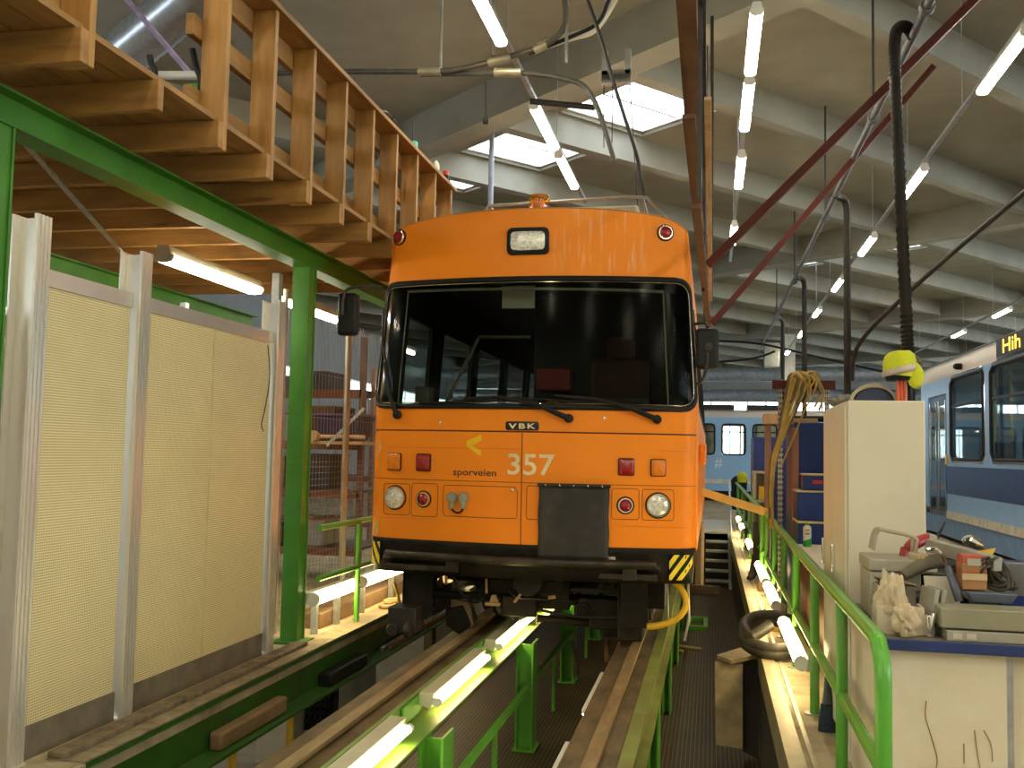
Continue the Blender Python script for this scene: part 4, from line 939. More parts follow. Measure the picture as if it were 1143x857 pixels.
for y0, y1, l in ((7.43, 8.42, 'thick glowing tube light on the platform by the green column'), (8.55, 9.9, 'glowing tube light on the platform, half hidden by the tram corner'), (10.2, 11.7, 'tube light on the platform behind the tram corner')):
    batten((-3.12, (y0 + y1) / 2, .22), y1 - y0, TUBE_LO, 1.3, l, 'tube lights along the green railing', .052, (.09, .06), BATB, name='tube_light')
    for y in (y0 + .25, y1 - .25): Bx(-3.21, -3.16, y - .02, y + .02, -.1, .24).build('lamp_bracket', GALV, bpy.data.objects[[o.name for o in COL.objects if o.get('label') == l][0]])
Bx(-3.45, -3.22, 7.9, 12, -.1, .03).build('long_timber', OLDWOOD, label='long dusty timber at the foot of the mesh fence', cat='timber', bevel=.01)
m = MB()
for k in range(2): m.tube([(-3.03 + .07 * math.cos(a), 9.1 + k * .13 + .09 * math.sin(a), -.07 + .02 * k) for a in [i * PI / 7 for i in range(14)]], .022, 8, closed=True)
m.build('hose_scrap', mat('tan_hose', (.36, .24, .10), .6), label='tan hose offcut coiled on the platform by the tram corner', cat='hose')
# racks with boxes
RB = [mat('box_brown', (.11, .042, .016), .7, 0, .3, 5), mat('box_orange', (.27, .08, .018), .6, 0, .2, 5), mat('box_tan', (.15, .09, .04), .7, 0, .2, 5), mat('box_dark', (.03, .028, .035), .6), mat('box_white', (.26, .26, .26), .5), mat('box_violet', (.035, .025, .07), .5)]
def rack(x0, x1, y0, y1, levels, zt, label, z0=-.1):
    t = thing('storage_rack', label, 'shelving', ((x0 + x1) / 2, (y0 + y1) / 2, z0))
    for x in (x0, x1):
        for y in (y0, y1): Bx(x - .03, x + .03, y - .03, y + .03, z0, zt).build('upright', mat('rack_brown', (.14, .06, .03), .5), t)
    for z in levels:
        Bx(x0, x1, y0, y1, z - .03, z).build('shelf', STEEL, t)
        Bx(x0, x1, y0 - .03, y0 + .0, z - .09, z).build('shelf_beam', mat('rack_orange', (.15, .04, .012), .5), t)
rack(-6.4, -3.9, 10.6, 11.6, (.3, .95, 1.5, 2.1), 2.7, 'steel storage rack with boxes right behind the mesh fence')
rack(-8.6, -5.2, 14.6, 15.6, (.3, 1.0, 1.7, 2.3), 2.7, 'second storage rack farther back in the stores')
rnd = random.Random(3)
where = {.3: 'bottom', .95: 'second', 1.5: 'third', 2.1: 'top'}
desc = ['dark brown box', 'orange box', 'tan carton', 'black bin', 'white box', 'violet bin']
for z in (.3, .95, 1.5, 2.1):
    x = -6.3; k = 0
    while x < -4.15:
        wd = rnd.uniform(.28, .55); h = rnd.uniform(.15, .42) if z < 2 else rnd.uniform(.1, .3); c = rnd.choice([0, 0, 0, 1, 2, 3, 3, 3, 4, 5])
        if x + wd > -3.98: break
        k += 1
        t = thing('storage_box', '%s on the %s shelf of the fenced rack, %s from the duct' % (desc[c], where[z], ['first', 'second', 'third', 'fourth', 'fifth', 'sixth', 'seventh', 'eighth', 'ninth'][k - 1]), 'box', (x + wd / 2, 11, z), 'boxes on the storage rack')
        Bx(x, x + wd, 10.66, 11.3, z + .003, z + h).build('box_body', RB[c], t, bevel=.008); Bx(x - .008, x + wd + .008, 10.65, 11.31, z + h, z + h + .02).build('box_rim', RB[(c + 2) % 5], t, bevel=.004)
        x += wd + rnd.uniform(.04, .12)
p, q = at(378, 438, Y=9.9), at(430, 470, Y=9.9)
t = thing('plastic_tub', 'dark violet plastic tub seen through the mesh fence', 'tub', (-4.0, 10.1, 1.5))
MB().ring_loft([[(-4.15, 10.0, 1.51), (-3.75, 10.0, 1.51), (-3.75, 10.4, 1.51), (-4.15, 10.4, 1.51)], [(-4.22, 9.95, 1.78), (-3.68, 9.95, 1.78), (-3.68, 10.45, 1.78), (-4.22, 10.45, 1.78)]], True, True).build('tub_shell', RB[5], t, bevel=.01)
Bx(-4.24, -3.66, 9.93, 10.47, 1.78, 1.80).build('tub_rim', mat('violet_rim', (.10, .07, .17), .4), t)
Bx(-4.4, -3.6, 9.8, 10.5, 1.47, 1.5).build('wall_shelf', PALEWOOD, label='pale plank shelf holding the violet tub behind the fence', cat='shelf')
MB().cyl((-4.15, 9.75, 1.55), (-4.15, 9.85, 1.55), .06, 16).cyl((-4.3, 9.9, 1.55), (-3.6, 9.9, 1.55), .02, 8).build('wooden_roller', PALEWOOD, label='pale round timber end at the shelf of the violet tub', cat='roller')
MB().bar((-3.95, 9.7, 1.45), (-3.55, 9.7, 1.85), .02, .03).build('shelf_brace', GALV, label='slanting galvanised brace behind the mesh fence', cat='brace')
# ================================================================== CEILING LAMPS
def light_row(x, y0, y1, spans, z, label, words, first=False):
    t = thing('lamp_rail', label, 'lamp rail', (x, (y0 + y1) / 2, z), 'lamp rails under the roof')
    Bx(x - .025, x + .025, y0, y1, z + .085, z + .13).build('rail_channel', GALV, t)
    y = y0 + .6
    while y < y1: MB().cyl((x, y, z + .13), (x, y, ZS), .006, 6).build('hanger_rod', GALV, t); y += 3.1
    for (a, b), w in zip(spans, words):
        batten((x, (a + b) / 2, z), b - a, TUBE_HI, 0, w, 'ceiling tube lamps', .026, (.10, .062), wide=.11)
nth = ['nearest', 'second', 'third', 'fourth', 'fifth', 'sixth', 'seventh', 'eighth', 'ninth', 'tenth']
def lw(n, s, out=0): return ['unseen tube lamp added at the near end of the %s' % s] * out + ['%s visible tube lamp of the %s' % (nth[i], s) for i in range(n)]  # out: unseen lamps added behind the viewer to light the front
sp = [(-3.6, -2.1), (-.6, .9), (2.4, 3.9), (7.3, 8.75), (10.42, 11.95), (12.25, 13.8)]
light_row(-1.95, -4, 15, sp, 5.25, 'galvanised lamp rail above the tram roof', lw(3, 'lamp row passing over the tram', 3))
sp = [(-4.5, -3), (-1.5, 0.), (1.5, 3.0), (8.4, 9.83), (10.02, 11.55), (12.55, 14.08), (16.4, 17.9)]
light_row(.365, -5, 20, sp, 5.25, 'galvanised lamp rail above the aisle right beside the tram', lw(4, 'lamp row beside the hanging timber guard', 3))
sp = [(-4.2, -2.7), (-1., .5), (2.0, 3.5), (5.2, 6.7), (9.2, 10.7), (13.45, 15.0), (17.5, 19.1), (21.6, 23.2), (26, 27.5), (30.6, 32.1), (36, 37.5)]
light_row(2.74, -4.6, 40, sp, 5.25, 'galvanised lamp rail running back past the corrugated hose', lw(7, 'lamp row crossing behind the corrugated hose', 4))
for x, w in ((-4.3, 'row over the panel platform'), (5.1, 'row over the bench side'), (7.4, 'row by the hall window')): light_row(x, -5.2, 1.0, [(-5, -3.5), (-3., -1.5), (-1., .5)], 5.25, 'unseen short lamp rail added for fill light, ' + w, lw(0, w, 3))  # rows out of view, added to light the tram nose and panels
light_row(7.35, 18, 42, [(21.6, 23.1), (26.3, 27.8), (30.8, 32.3)], 5.25, 'lamp rail above the blue tram', lw(3, 'lamp row above the blue tram roof'))
light_row(9.6, 24, 44, [(27.5, 29), (33.5, 35)], 5.25, 'farther lamp rail beyond the blue tram', lw(2, 'outer lamp row beyond the blue tram'))
light_row(.9, 50.2, 54.5, [(51, 52.5)], 4.3, 'lamp rail deep in the hall near the far windows', ['single lit lamp low in front of the far ribbon window'])

# ================================================================== PIPES, HOSES, CONDUCTOR RAIL
def pipe(name, pts, r, m_, label, cat, smooth=6, seg=10, group=None): return MB().tube(pts, r, seg, smooth).build(name, m_, label=label, cat=cat, group=group)
ex = thing('exhaust_duct', 'grey extraction pipe running back under the roof to the right of the tram', 'pipe', (1.65, 16, 5.0))
MB().cyl((1.66, 5, 5.0), (1.60, 34, 5.0), .036, 14).build('main_pipe', mat('dull_zinc', (.13, .135, .14), .6, .2, .2, 14, spec=.3), ex)
for y in (8.0, 10.6, 15.0, 20.5, 26): MB().cyl((1.655, y, 5.04), (1.655, y, ZS), .014, 8).build('hanger_rod', STEEL, ex); MB().lathe([(.055, -.04), (.06, -.03), (.06, .03), (.055, .04)], (1.655, y, 5.0), (0, 1, 0), 14).build('pipe_collar', mat('dull_zinc', (.22, .225, .22)), ex)
P = [(1.66, 8.55, 5.0), (1.60, 8.5, 5.06), (1.53, 8.45, 5.04), (1.485, 8.4, 4.93), (1.475, 8.35, 4.6), (1.48, 8.2, 3.6), (1.49, 8.05, 2.6), (1.50, 8.0, 2.0), (1.52, 8.0, .9)]
Q = []
MB().tube(P, .05, 14, 30, rib=.84).build('exhaust_hose', mat('hose_black', (.014, .012, .008), .6, 0, .2, 9, spec=.25), label='black corrugated extraction hose hanging behind the beige locker', cat='hose')
for y, z1, l in ((14.0, .9, 'hanging pipe with bent top just right of the yellow cables'), (20.3, 1.2, 'hanging bent pipe, second one back along the extraction pipe'), (26.3, 1.2, 'hanging bent pipe farthest back, before the white column')):
    pipe('drop_pipe', [(1.64, y - .3, 5.0), (1.70, y - .1, 5.03), (1.80, y, 5.0), (1.83, y, 4.85), (1.83, y, 4.5), (1.83, y, z1)], .05, mat('drop_pipe_grey', (.030, .026, .020), .7, 0, .2, 6, spec=.2), l, 'pipe', 5)
# red braces and the hanging timber guard beside the tram
for a, b, Y, l in (((790, 296), (1170, -82), 8.6, 'upper dark red brace slanting up from the hanging timber guard'), ((795, 361), (1042, 74), 12.0, 'lower red brace slanting up from the hanging timber guard')):
    MB().bar(at(*a, Y=Y), at(*b, Y=Y), .07, .075, (0, 1, 0)).build('brace', REDP, label=l, cat='brace', bevel=.004)
hg = thing('hanging_guard', 'brown timber guard boards hung in line beside the tram', 'guard rail', (-.08, 8, 3.0))
def pbar(a, b, Z, w, h, nm, m_): MB().bar(at(*a, Z=Z), at(*b, Z=Z), w, h).build(nm, m_, hg, bevel=.004)
GUARDW = mat('dark_guard_timber', (.12, .052, .02), .65, 0, .3, 3, .1)
pbar((765, -20), (777, 217), 4.0, .115, .035, 'guard_board', mat('dark_guard_timber', (.12, .052, .02), .65, 0, .3, 3, .1))
pbar((769, 130), (785, 300), 3.6, .085, .035, 'guard_board', mat('dark_guard_timber', (.12, .052, .02), .65, 0, .3, 3, .1))
pbar((777, 230), (791, 364), 3.05, .06, .035, 'guard_board', mat('dark_guard_timber', (.12, .052, .02), .65, 0, .3, 3, .1))
pbar((784, -20), (787, 215), 4.25, .045, .08, 'steel_channel', STEEL)
pbar((790, 110), (793, 335), 3.9, .05, .03, 'pale_strip', PALEWOOD)
pbar((795, 20), (795, 345), 4.1, .022, .03, 'black_strip', BLACK)
for y in (6.0, 9.5, 11.8): MB().bar((-.08, y, 3.0), (-.08, y, ZS), .03, .03).build('hanger', STEEL, hg)
# overhead conductor rail and trolley poles over the tram
CR = mat('conductor_tube', (.09, .085, .07), .45, .4, .25, 8)
Yc = 9.0
cr = thing('conductor_rail', 'curved overhead conductor rail above the tram with a forked joint', 'overhead rail', at(540, 70, Y=Yc))
MB().tube([at(*q, Y=Yc) for q in ((300, 82), (380, 80), (450, 80), (500, 79), (540, 71), (580, 60), (612, 48), (628, 33), (632, 15), (627, -20))], .028, 10, 6).build('rail_tube', CR, cr)
MB().tube([at(*q, Y=Yc + .05) for q in ((470, 83), (540, 82), (590, 82), (625, 87), (650, 95), (663, 112), (674, 140), (686, 180))], .026, 10, 6).build('branch_tube', CR, cr)
for a, b, r in (((467, 80), (492, 80), .04), ((545, 70), (570, 64), .045), ((552, 81), (582, 81), .045), ((596, 56), (610, 50), .04)):
    MB().cyl(at(*a, Y=Yc), at(*b, Y=Yc), r, 12).build('joint_sleeve', mat('sleeve_tan', (.34, .30, .20), .4, .4), cr)
for px, y0, y1 in ((492, 76, -30), (551, 62, 40), (632, 70, -10)):
    p, q = at(px, y0, Y=Yc), at(px + 1, y1, Y=Yc); MB().cyl(p, (q.x, q.y, ZS), .016, 8).build('hanger', mat('hanger_grey', (.2, .19, .16), .6), cr)
MB().tube([at(*q, Y=Yc + .1) for q in ((590, 60), (640, 40), (668, 25), (680, 0), (690, -15))], .02, 8, 5).build('feeder_cable', BLACK, cr)
pipe('trolley_pole', [at(*q, Y=8.6) for q in ((652, -10), (668, 35), (685, 92), (697, 130), (710, 170), (716, 200), (721, 226))], .017, STEEL, 'dark trolley pole slanting down to the tram roof', 'pole', 4)
MB().cyl(at(542, 92, Y=9), at(542, 132, Y=9), .006, 6).lathe([(.0, 0), (.028, .01), (.03, .04), (.012, .07), (0, .07)], at(542, 139, Y=9), (0, 0, 1), 12).build('pull_switch', BLACK, label='small black pull switch dangling under the conductor rail', cat='switch')
pp = thing('pulley_block', 'grey pulley block with hanging ropes under the roof beam', 'pulley', at(688, 88, Y=11.2))
p = at(688, 85, Y=11.2); Bx(p.x - .17, p.x + .17, 11.15, 11.25, p.z - .1, p.z - .02).box(p.x - .17, p.x - .10, 11.15, 11.25, p.z, ZB).box(p.x + .10, p.x + .17, 11.15, 11.25, p.z, ZB).box(p.x - .17, p.x + .17, 11.15, 11.25, p.z - .02, p.z + .06).build('pulley_bracket', GALV, pp, bevel=.004)
for a, b in (((674, 92), (674, 165)), ((684, 92), (683, 162)), ((703, 92), (712, 235))): MB().cyl(at(*a, Y=11.2), at(*b, Y=11.2), .006, 6).build('rope', BLACK, pp)
pipe('roof_pipe', [at(*q, Y=10.4) for q in ((600, 52), (640, 40), (665, 30), (690, -10))], .05, mat('buff_pipe', (.42, .38, .29), .6), 'buff pipe bending up along the roof beam', 'pipe', 5)
pipe('steel_bar', [at(592, 113, Y=9.6), at(664, 120, Y=9.6)], .03, STEEL, 'dark bar jutting out by the tube lamp over the tram', 'bar', 0)
p = at(549, 160, Y=15.5); q = at(549, 240, Y=15.5)
MB().cyl((p.x, 15.5, ZS), (p.x, 15.5, 3.0), .045, 12).build('rain_pipe', mat('pale_blue_pipe', (.45, .50, .58), .5), label='pale grey downpipe under the bright skylight behind the tram', cat='pipe')
for pts, Y, l in (((((951, 425), (955, 392), (975, 364), (1010, 330), (1060, 285), (1143, 215), (1180, 185))), 14, 'dark cable rail sweeping across below the right roof'), ):
    pipe('cable_rail', [at(*q, Y=14 + (q[0] - 940) * -.02) for q in pts], .03, STEEL, l, 'cable rail', 6)
for a, b, l in (((1000, 72), (905, 230), 'thin line slung under the roof beside the red braces'), ):
    pass
for pts, l in ((((790, 380), (850, 384), (920, 400), (1010, 420)), 'black cable slung across in front of the white column'), (((790, 405), (840, 400), (865, 392)), 'thin cable running to the box on the white column')):
    pipe('slung_cable', [at(*q, Y=30) for q in pts], .035, BLACK, l, 'cable')
p = at(862, 395, Y=37); Bx(p.x - .3, p.x + .25, 36.8, 37.3, p.z - .5, p.z + .4).build('junction_box', mat('junction_grey', (.33, .33, .28), .6), label='grey junction box beside the white column', cat='box', bevel=.03)
for z, y, l in ((4.9, 41, 'broad grey service duct before the far wall, upper'), (4.3, 46, 'broad grey service duct before the far wall, lower')):
    MB().cyl((-13, y + 3, z), (20, y, z), .3, 18).build('service_duct', mat('duct_zinc_far', (.42, .46, .50), .4, .5), label=l, cat='duct')

# ================================================================== RIGHT PLATFORM: railing and lamps
XR = .62
rl = thing('handrail', 'bright green pipe handrail along the right platform edge, near run', 'railing', (XR, 7.5, -.1))
RG = mat('handrail_green', (.10, .36, .035), .3, 0, .1, 5, .03, dirt=(.34, .33, .18), dirt_amt=.45, dscale=2.4)
zt, zm, r = .755, .30, .031
MB().tube([(XR, 3.82, -.1), (XR, 3.82, .3), (XR, 3.82, .60), (XR, 3.85, .69), (XR, 3.92, .74), (XR, 4.05, zt), (XR, 5, zt), (XR, 7, zt), (XR, 9.3, zt + .02), (XR, 11.3, zt + .03)], r, 14, 6).build('top_rail', RG, rl)
MB().cyl((XR, 3.82, zm), (XR, 11.3, zm), .026, 12).build('middle_rail', RG, rl)
for y in (4.98, 6.22, 7.54, 8.75, 9.95, 11.3): MB().cyl((XR, y, -.1), (XR, y, zt), .028, 12).build('railing_post', RG, rl); MB().lathe([(.06, 0), (.06, .008), (0, .008)], (XR, y, -.1), (0, 0, 1), 12).build('foot_plate', GALV, rl)
rl2 = thing('handrail', 'farther green handrail run past the yellow barrier bar', 'railing', (XR, 16, -.1))
MB().cyl((XR - .02, 11.7, .80), (XR - .06, 22, .84), .03, 12).build('top_rail', RG, rl2); MB().cyl((XR - .02, 11.7, .32), (XR - .06, 22, .34), .025, 12).build('middle_rail', RG, rl2)
for y in (11.8, 13.4, 15.2, 17, 19, 22): MB().cyl((XR - .03, y, -.1), (XR - .03, y, .80), .028, 12).build('railing_post', RG, rl2)
LG = mat('lamp_gutter', (.50, .47, .36), .4, .3)
for y0, y1, l in ((6.36, 7.94, 'nearest glowing tube lamp fixed low on the green handrail'), (8.72, 10.12, 'second glowing tube lamp along the green handrail, past the hose coil'), (10.3, 12.0, 'third glowing tube lamp along the green handrail'), (13.7, 15.2, 'fourth glowing tube lamp, on the farther handrail run'), (17.2, 18.7, 'fifth glowing tube lamp, on the farther handrail run'), (19.2, 20.7, 'farthest glowing tube lamp on the handrail by the landing')):
    t = batten((XR - .05, (y0 + y1) / 2, .16), y1 - y0, TUBE_LO, -1.75, l, 'tube lamps on the handrail', .042, (.085, .05), LG, name='tube_light')
p = at(902, 596, X=XR)
MB().bar((-.10, 11.4, 1.02), (XR + .02, 11.45, .80), .05, .09).build('barrier_bar', mat('barrier_yellow', (.62, .40, .10), .5, 0, .15, 5), label='yellow wooden barrier bar from the tram across to the handrail', cat='barrier', bevel=.004)
# coil of hose over the platform edge
c = Vector((.47, 8.0, .06)); m = MB(); P = []
for i in range(56):
    a = i / 56 * 2 * PI * 2.3 + 2.2; rr = .23 - .01 * (i / 56)
    P.append(c + Vector((rr * math.cos(a) + .02, rr * 1.25 * math.sin(a) - .0, -.06 + .10 * (i / 56) - .10 * math.cos(a - .3) * 0 + .07 * math.sin(a))))
P.append(P[-1] + Vector((.14, .1, .08)))
m.tube(P, .044, 12, 2).build('hose_coil', mat('coil_hose', (.035, .03, .022), .55, 0, .3, 16, .1, dirt=(.10, .085, .05), dirt_amt=.4, dscale=7), label='coil of thick dark hose hanging over the platform edge', cat='hose')
p = at(915, 815, Z=-.1)
br = thing('brush', 'dark scrubbing brush standing on the platform against the locker side', 'brush', (.65, 5.85, -.1))
MB().tube([(.65, 5.85, -.1), (.655, 5.86, .05)], [.05, .04], 12, 0, flat=.6).build('bristles', mat('bristle_blue', (.02, .035, .05), .9, 0, .4, 60), br)
MB().tube([(.655, 5.86, .05), (.655, 5.87, .12), (.66, 5.88, .24)], [.034, .022, .017], 10, 4).build('brush_handle', mat('handle_dark', (.03, .05, .045), .4), br)
# ================================================================== LOCKER, BENCH AND ALL ITS JUNK
lk = thing('locker', 'tall beige steel locker behind the green handrail with a hat on top', 'locker', (.88, 5.8, -.1))
Bx(.695, 1.07, 5.3, 6.3, -.1, 1.73).build('locker_body', CREAM, lk, bevel=.006)
for y0, y1 in ((5.32, 5.795), (5.805, 6.28)):
    d = Bx(.68, .695, y0, y1, -.02, 1.70).build('door', CREAM, lk, bevel=.003); Bx(.66, .68, y1 - .08, y1 - .05, .8, .95).build('handle', CHROME, d, bevel=.003)
bn = thing('workbench', 'beige workbench with navy edged top heaped with oily parts', 'workbench', (1.3, 4.8, -.1))
ZBN = .70
Bx(.69, 2.0, 4.27, 5.27, ZBN - .035, ZBN).build('bench_top', mat('bench_top_grime', (.20, .17, .13), .6, 0, .25, 8, .05, dirt=(.10, .085, .06), dirt_amt=.6, dscale=5), bn)
m = Bx(.68, 2.01, 4.25, 4.27, ZBN - .04, ZBN + .004).box(.675, .69, 4.25, 5.28, ZBN - .04, ZBN + .004); m.build('edge_band', mat('navy_edge', (.012, .03, .13), .4), bn, bevel=.003)
PANELB = mat('bench_panel', (.68, .60, .44), .6, 0, .06, 2, .02, dirt=(.58, .47, .30), dirt_amt=.45, dscale=3.5)
Bx(.71, 1.165, 4.30, 4.32, -.1, ZBN - .04).build('front_panel', PANELB, bn); Bx(.70, .715, 4.32, 5.25, -.1, ZBN - .04).build('side_panel', PANELB, bn)
Bx(1.19, 2.0, 4.34, 4.36, -.1, ZBN - .04).build('front_panel', PANELB, bn); Bx(1.165, 1.19, 4.30, 4.36, -.1, ZBN - .04).build('corner_post', GALV, bn)
m = MB()
for pts in (((1034, 782), (1033, 800), (1039, 820), (1046, 845), (1045, 857)), ((1088, 815), (1090, 835), (1094, 857)), ((1098, 815), (1106, 830), (1108, 850)), ((1076, 830), (1076, 852))):
    m.tube([at(*q, Y=4.298) for q in pts], .0022, 5, 5)
m.build('rust_run', mat('rust_drip', (.30, .20, .09), .8), bn, kind='stuff')
Z = ZBN + .001
def jt(name, label, cat, p): return thing(name, label, cat, p)
def pt(px, py, Y): return at(px, py, Y=Y)
# grey metal tool chest with wire handles
a, b = pt(966, 640, 4.95), pt(1010, 600, 4.95)
tc = jt('toolbox', 'grey metal toolbox with upright wire handles at the back corner of the bench', 'toolbox', (a.x + .1, 4.95, Z))
Bx(a.x - .0, a.x + .22, 4.80, 5.12, Z, Z + .21).build('box_body', GREYP, tc, bevel=.006)
Bx(a.x - .005, a.x + .225, 4.795, 5.125, Z + .213, Z + .27).build('box_lid', GREYP, tc, bevel=.008)
for y in (4.83, 4.92): MB().tube([(a.x + .2, y, Z + .22), (a.x + .205, y, Z + .33), (a.x + .2, y, Z + .37), (a.x + .10, y + .05, Z + .39), (a.x + .05, y + .08, Z + .39), (a.x + .03, y + .09, Z + .3)], .008, 8, 4).build('wire_handle', mat('handle_tan', (.40, .34, .25), .5, .3), tc)
# open carton with crumpled paper
a, b = pt(978, 700, 4.40), pt(1031, 672, 4.40)
cb = jt('carton', 'small white open carton at the bench front corner', 'carton', ((a.x + b.x) / 2, 4.45, Z))
m = Bx(a.x, b.x, 4.385, 4.395, Z, Z + .115).box(a.x, b.x, 4.505, 4.515, Z, Z + .10).box(a.x, a.x + .008, 4.395, 4.505, Z, Z + .11).box(b.x - .008, b.x, 4.395, 4.505, Z, Z + .115).box(a.x, b.x, 4.39, 4.51, Z, Z + .006); m.build('carton_shell', mat('carton_white', (.62, .54, .40), .7), cb)
def blob(name, c, rad, m_, label, cat, seed, rough=.5, freq=6, parent=None):
    bm = bmesh.new(); bmesh.ops.create_icosphere(bm, subdivisions=4, radius=1)
    for v in bm.verts:
        d = v.co.normalized(); n = noise.noise(d * freq * .4 + Vector((seed, 0, 0))) + .5 * abs(noise.noise(d * freq + Vector((0, seed, 0))))
        k = 1 + rough * n; v.co = Vector((d.x * rad[0] * k, d.y * rad[1] * k, d.z * rad[2] * k)) + Vector(c)
        if v.co.z < c[2] - rad[2] * .95: v.co.z = c[2] - rad[2] * .95
    mb = MB(); mb.b.free(); mb.b = bm
    return mb.build(name, m_, parent, label, cat, sharp=1.3)
PAPER = mat('greasy_paper', (.55, .44, .28), .7, 0, .15, 9, .1)
c1 = pt(994, 676, 4.43); blob('crumpled_paper', (c1.x, 4.43, Z + .13), (.055, .05, .11), PAPER, 'crumpled greasy paper sticking up from the small carton', 'paper', 3, .5, 8)
c1 = pt(1010, 692, 4.34); blob('crumpled_paper', (c1.x, 4.335, Z + .065), (.05, .04, .065), PAPER, 'crumpled greasy paper hanging over the carton front', 'paper', 8, .5, 8)
# open dull box with flaps behind the carton
a, b = pt(979, 680, 4.64), pt(1020, 640, 4.64)
ob = jt('flap_box', 'dull cardboard box with bent open flaps behind the carton', 'carton', ((a.x + b.x) / 2, 4.66, Z))
DULL = mat('dull_card', (.30, .26, .19), .75, 0, .12, 5)
m = Bx(a.x, b.x, 4.60, 4.61, Z, Z + .17).box(a.x, b.x, 4.76, 4.77, Z, Z + .17).box(a.x, a.x + .008, 4.61, 4.76, Z, Z + .17).box(b.x - .008, b.x, 4.61, 4.76, Z, Z + .17).box(a.x, b.x, 4.6, 4.77, Z, Z + .006); m.build('box_shell', DULL, ob)
m = MB().prism([(a.x - .02, 4.6, Z + .21), (a.x + .02, 4.6, Z + .175), (b.x + .01, 4.6, Z + .172), (b.x - .02, 4.53, Z + .19), (a.x + .06, 4.52, Z + .205)], (0, 0, .006)); m.build('box_flap', DULL, ob)
Bx(a.x + .01, b.x - .01, 4.615, 4.755, Z + .10, Z + .15).build('dark_padding', BLACK, ob)
# cream board, wall plates
a = pt(1056, 660, 4.6); MB().obox((a.x, 4.66, Z + .11), (.14, .012, .22), (-.35, 0, .1)).build('card_sheet', mat('card_cream', (.58, .52, .40), .7, 0, .08, 6), label='cream card leaning among the parts at the bench middle', cat='card', bevel=.002)
for px, y, rz, l in ((1032, 4.48, .25, 'grey steel bracket plate upright beside the small carton'), (1039, 4.50, .3, 'second steel plate leaning beside the bracket plate')):
    a = pt(px, 676, y); MB().obox((a.x + .01, y, Z + .095), (.02, .13, .19), (0, .18, rz)).build('steel_plate', GREYP, label=l, cat='plate', bevel=.003)
a = pt(1037, 690, 4.36); m = MB().obox((a.x, 4.38, Z + .045), (.035, .05, .09), (0, 0, .3)).cyl((a.x, 4.36, Z + .02), (a.x + .02, 4.36, Z + .10), .012, 10); m.build('latch', CHROME, label='shiny metal catch standing at the bench edge beside the carton', cat='fitting', bevel=.004)
# long grey cases
a, b = pt(1053, 690, 4.36), pt(1150, 690, 4.36)
m = Bx(a.x, b.x + .25, 4.30, 4.44, Z, Z + .042); fc = m.build('flat_case', GREYP, label='flat grey case with two paper labels along the bench front', cat='case', bevel=.004)
for px0, px1 in ((1064, 1074), (1079, 1090)):
    p, q = pt(px0, 700, 4.30), pt(px1, 705, 4.30); Bx(p.x, q.x, 4.2985, 4.2998, Z + .01, Z + .034).build('paper_label', mat('label_paper', (.55, .50, .40), .8), fc)
m = Bx(a.x - .02, b.x + .25, 4.31, 4.47, Z + .048, Z + .13); m.build('long_case', mat('case_olive', (.27, .25, .16), .5, 0, .15, 6, dirt=(.18, .15, .1)), label='long olive grey case lying on top of the flat case', cat='case', bevel=.006)
a, b = pt(1078, 672, 4.52), pt(1134, 668, 4.52)
tr = jt('parts_tray', 'blue grey plastic tray holding small parts at the bench front', 'tray', ((a.x + b.x) / 2, 4.56, Z + .131))
m = MB().ring_loft([[(a.x + .02, 4.50, Z + .132), (b.x - .02, 4.50, Z + .132), (b.x - .02, 4.64, Z + .132), (a.x + .02, 4.64, Z + .132)], [(a.x, 4.48, Z + .175), (b.x, 4.48, Z + .175), (b.x, 4.66, Z + .175), (a.x, 4.66, Z + .175)]], True, True); m.build('tray_shell', mat('tray_slate', (.12, .14, .18), .45), tr, bevel=.005)
Bx(a.x + .03, a.x + .12, 4.5, 4.6, Z + .0, Z + .131).build('tray_foot', STEEL, tr)
# red and tan carton
a, b = pt(1071, 664, 4.58), pt(1098, 630, 4.58)
rb = jt('carton', 'small tan carton with a red window top standing on the tray', 'carton', ((a.x + b.x) / 2, 4.6, Z + .176))
Bx(a.x, b.x, 4.53, 4.64, Z + .18, Z + .29).build('carton_body', mat('carton_tan', (.33, .16, .055), .6), rb, bevel=.004)
m = MB().hexa([(a.x - .001, 4.528, Z + .25), (b.x + .001, 4.528, Z + .25), (b.x + .001, 4.642, Z + .25), (a.x - .001, 4.642, Z + .25), (a.x + .004, 4.545, Z + .325), (b.x - .001, 4.545, Z + .325), (b.x - .001, 4.64, Z + .325), (a.x + .004, 4.64, Z + .325)]); m.build('red_top', mat('carton_red', (.42, .075, .03), .55), rb, bevel=.004)
MB().obox(((a.x + b.x) / 2, 4.533, Z + .297), (.055, .006, .03), (-.22, 0, 0)).build('carton_window', mat('window_grey', (.35, .33, .28), .3), rb)
Bx(a.x, b.x, 4.5255, 4.528, Z + .222, Z + .25).build('pale_band', mat('band_tan', (.50, .36, .2), .6), rb)
# dark cable clump right of carton
a = pt(1112, 660, 4.56); m = MB(); rr = random.Random(9)
for k in range(9):
    c = Vector((a.x + rr.uniform(-.02, .02), 4.58 + rr.uniform(-.03, .03), Z + .25 + rr.uniform(-.02, .02))); r1, r2, ph = rr.uniform(.04, .07), rr.uniform(.05, .075), rr.uniform(0, 3)
    m.tube([c + Vector((r1 * math.cos(t + ph), .03 * math.sin(2 * t + ph), r2 * math.sin(t))) for t in [i * PI / 7 for i in range(14)]], .007, 6, 2, closed=True)
m.build('cable_bundle', mat('cable_dark', (.045, .038, .025), .6), label='dark tangled cable bundle beside the red topped carton', cat='cable')
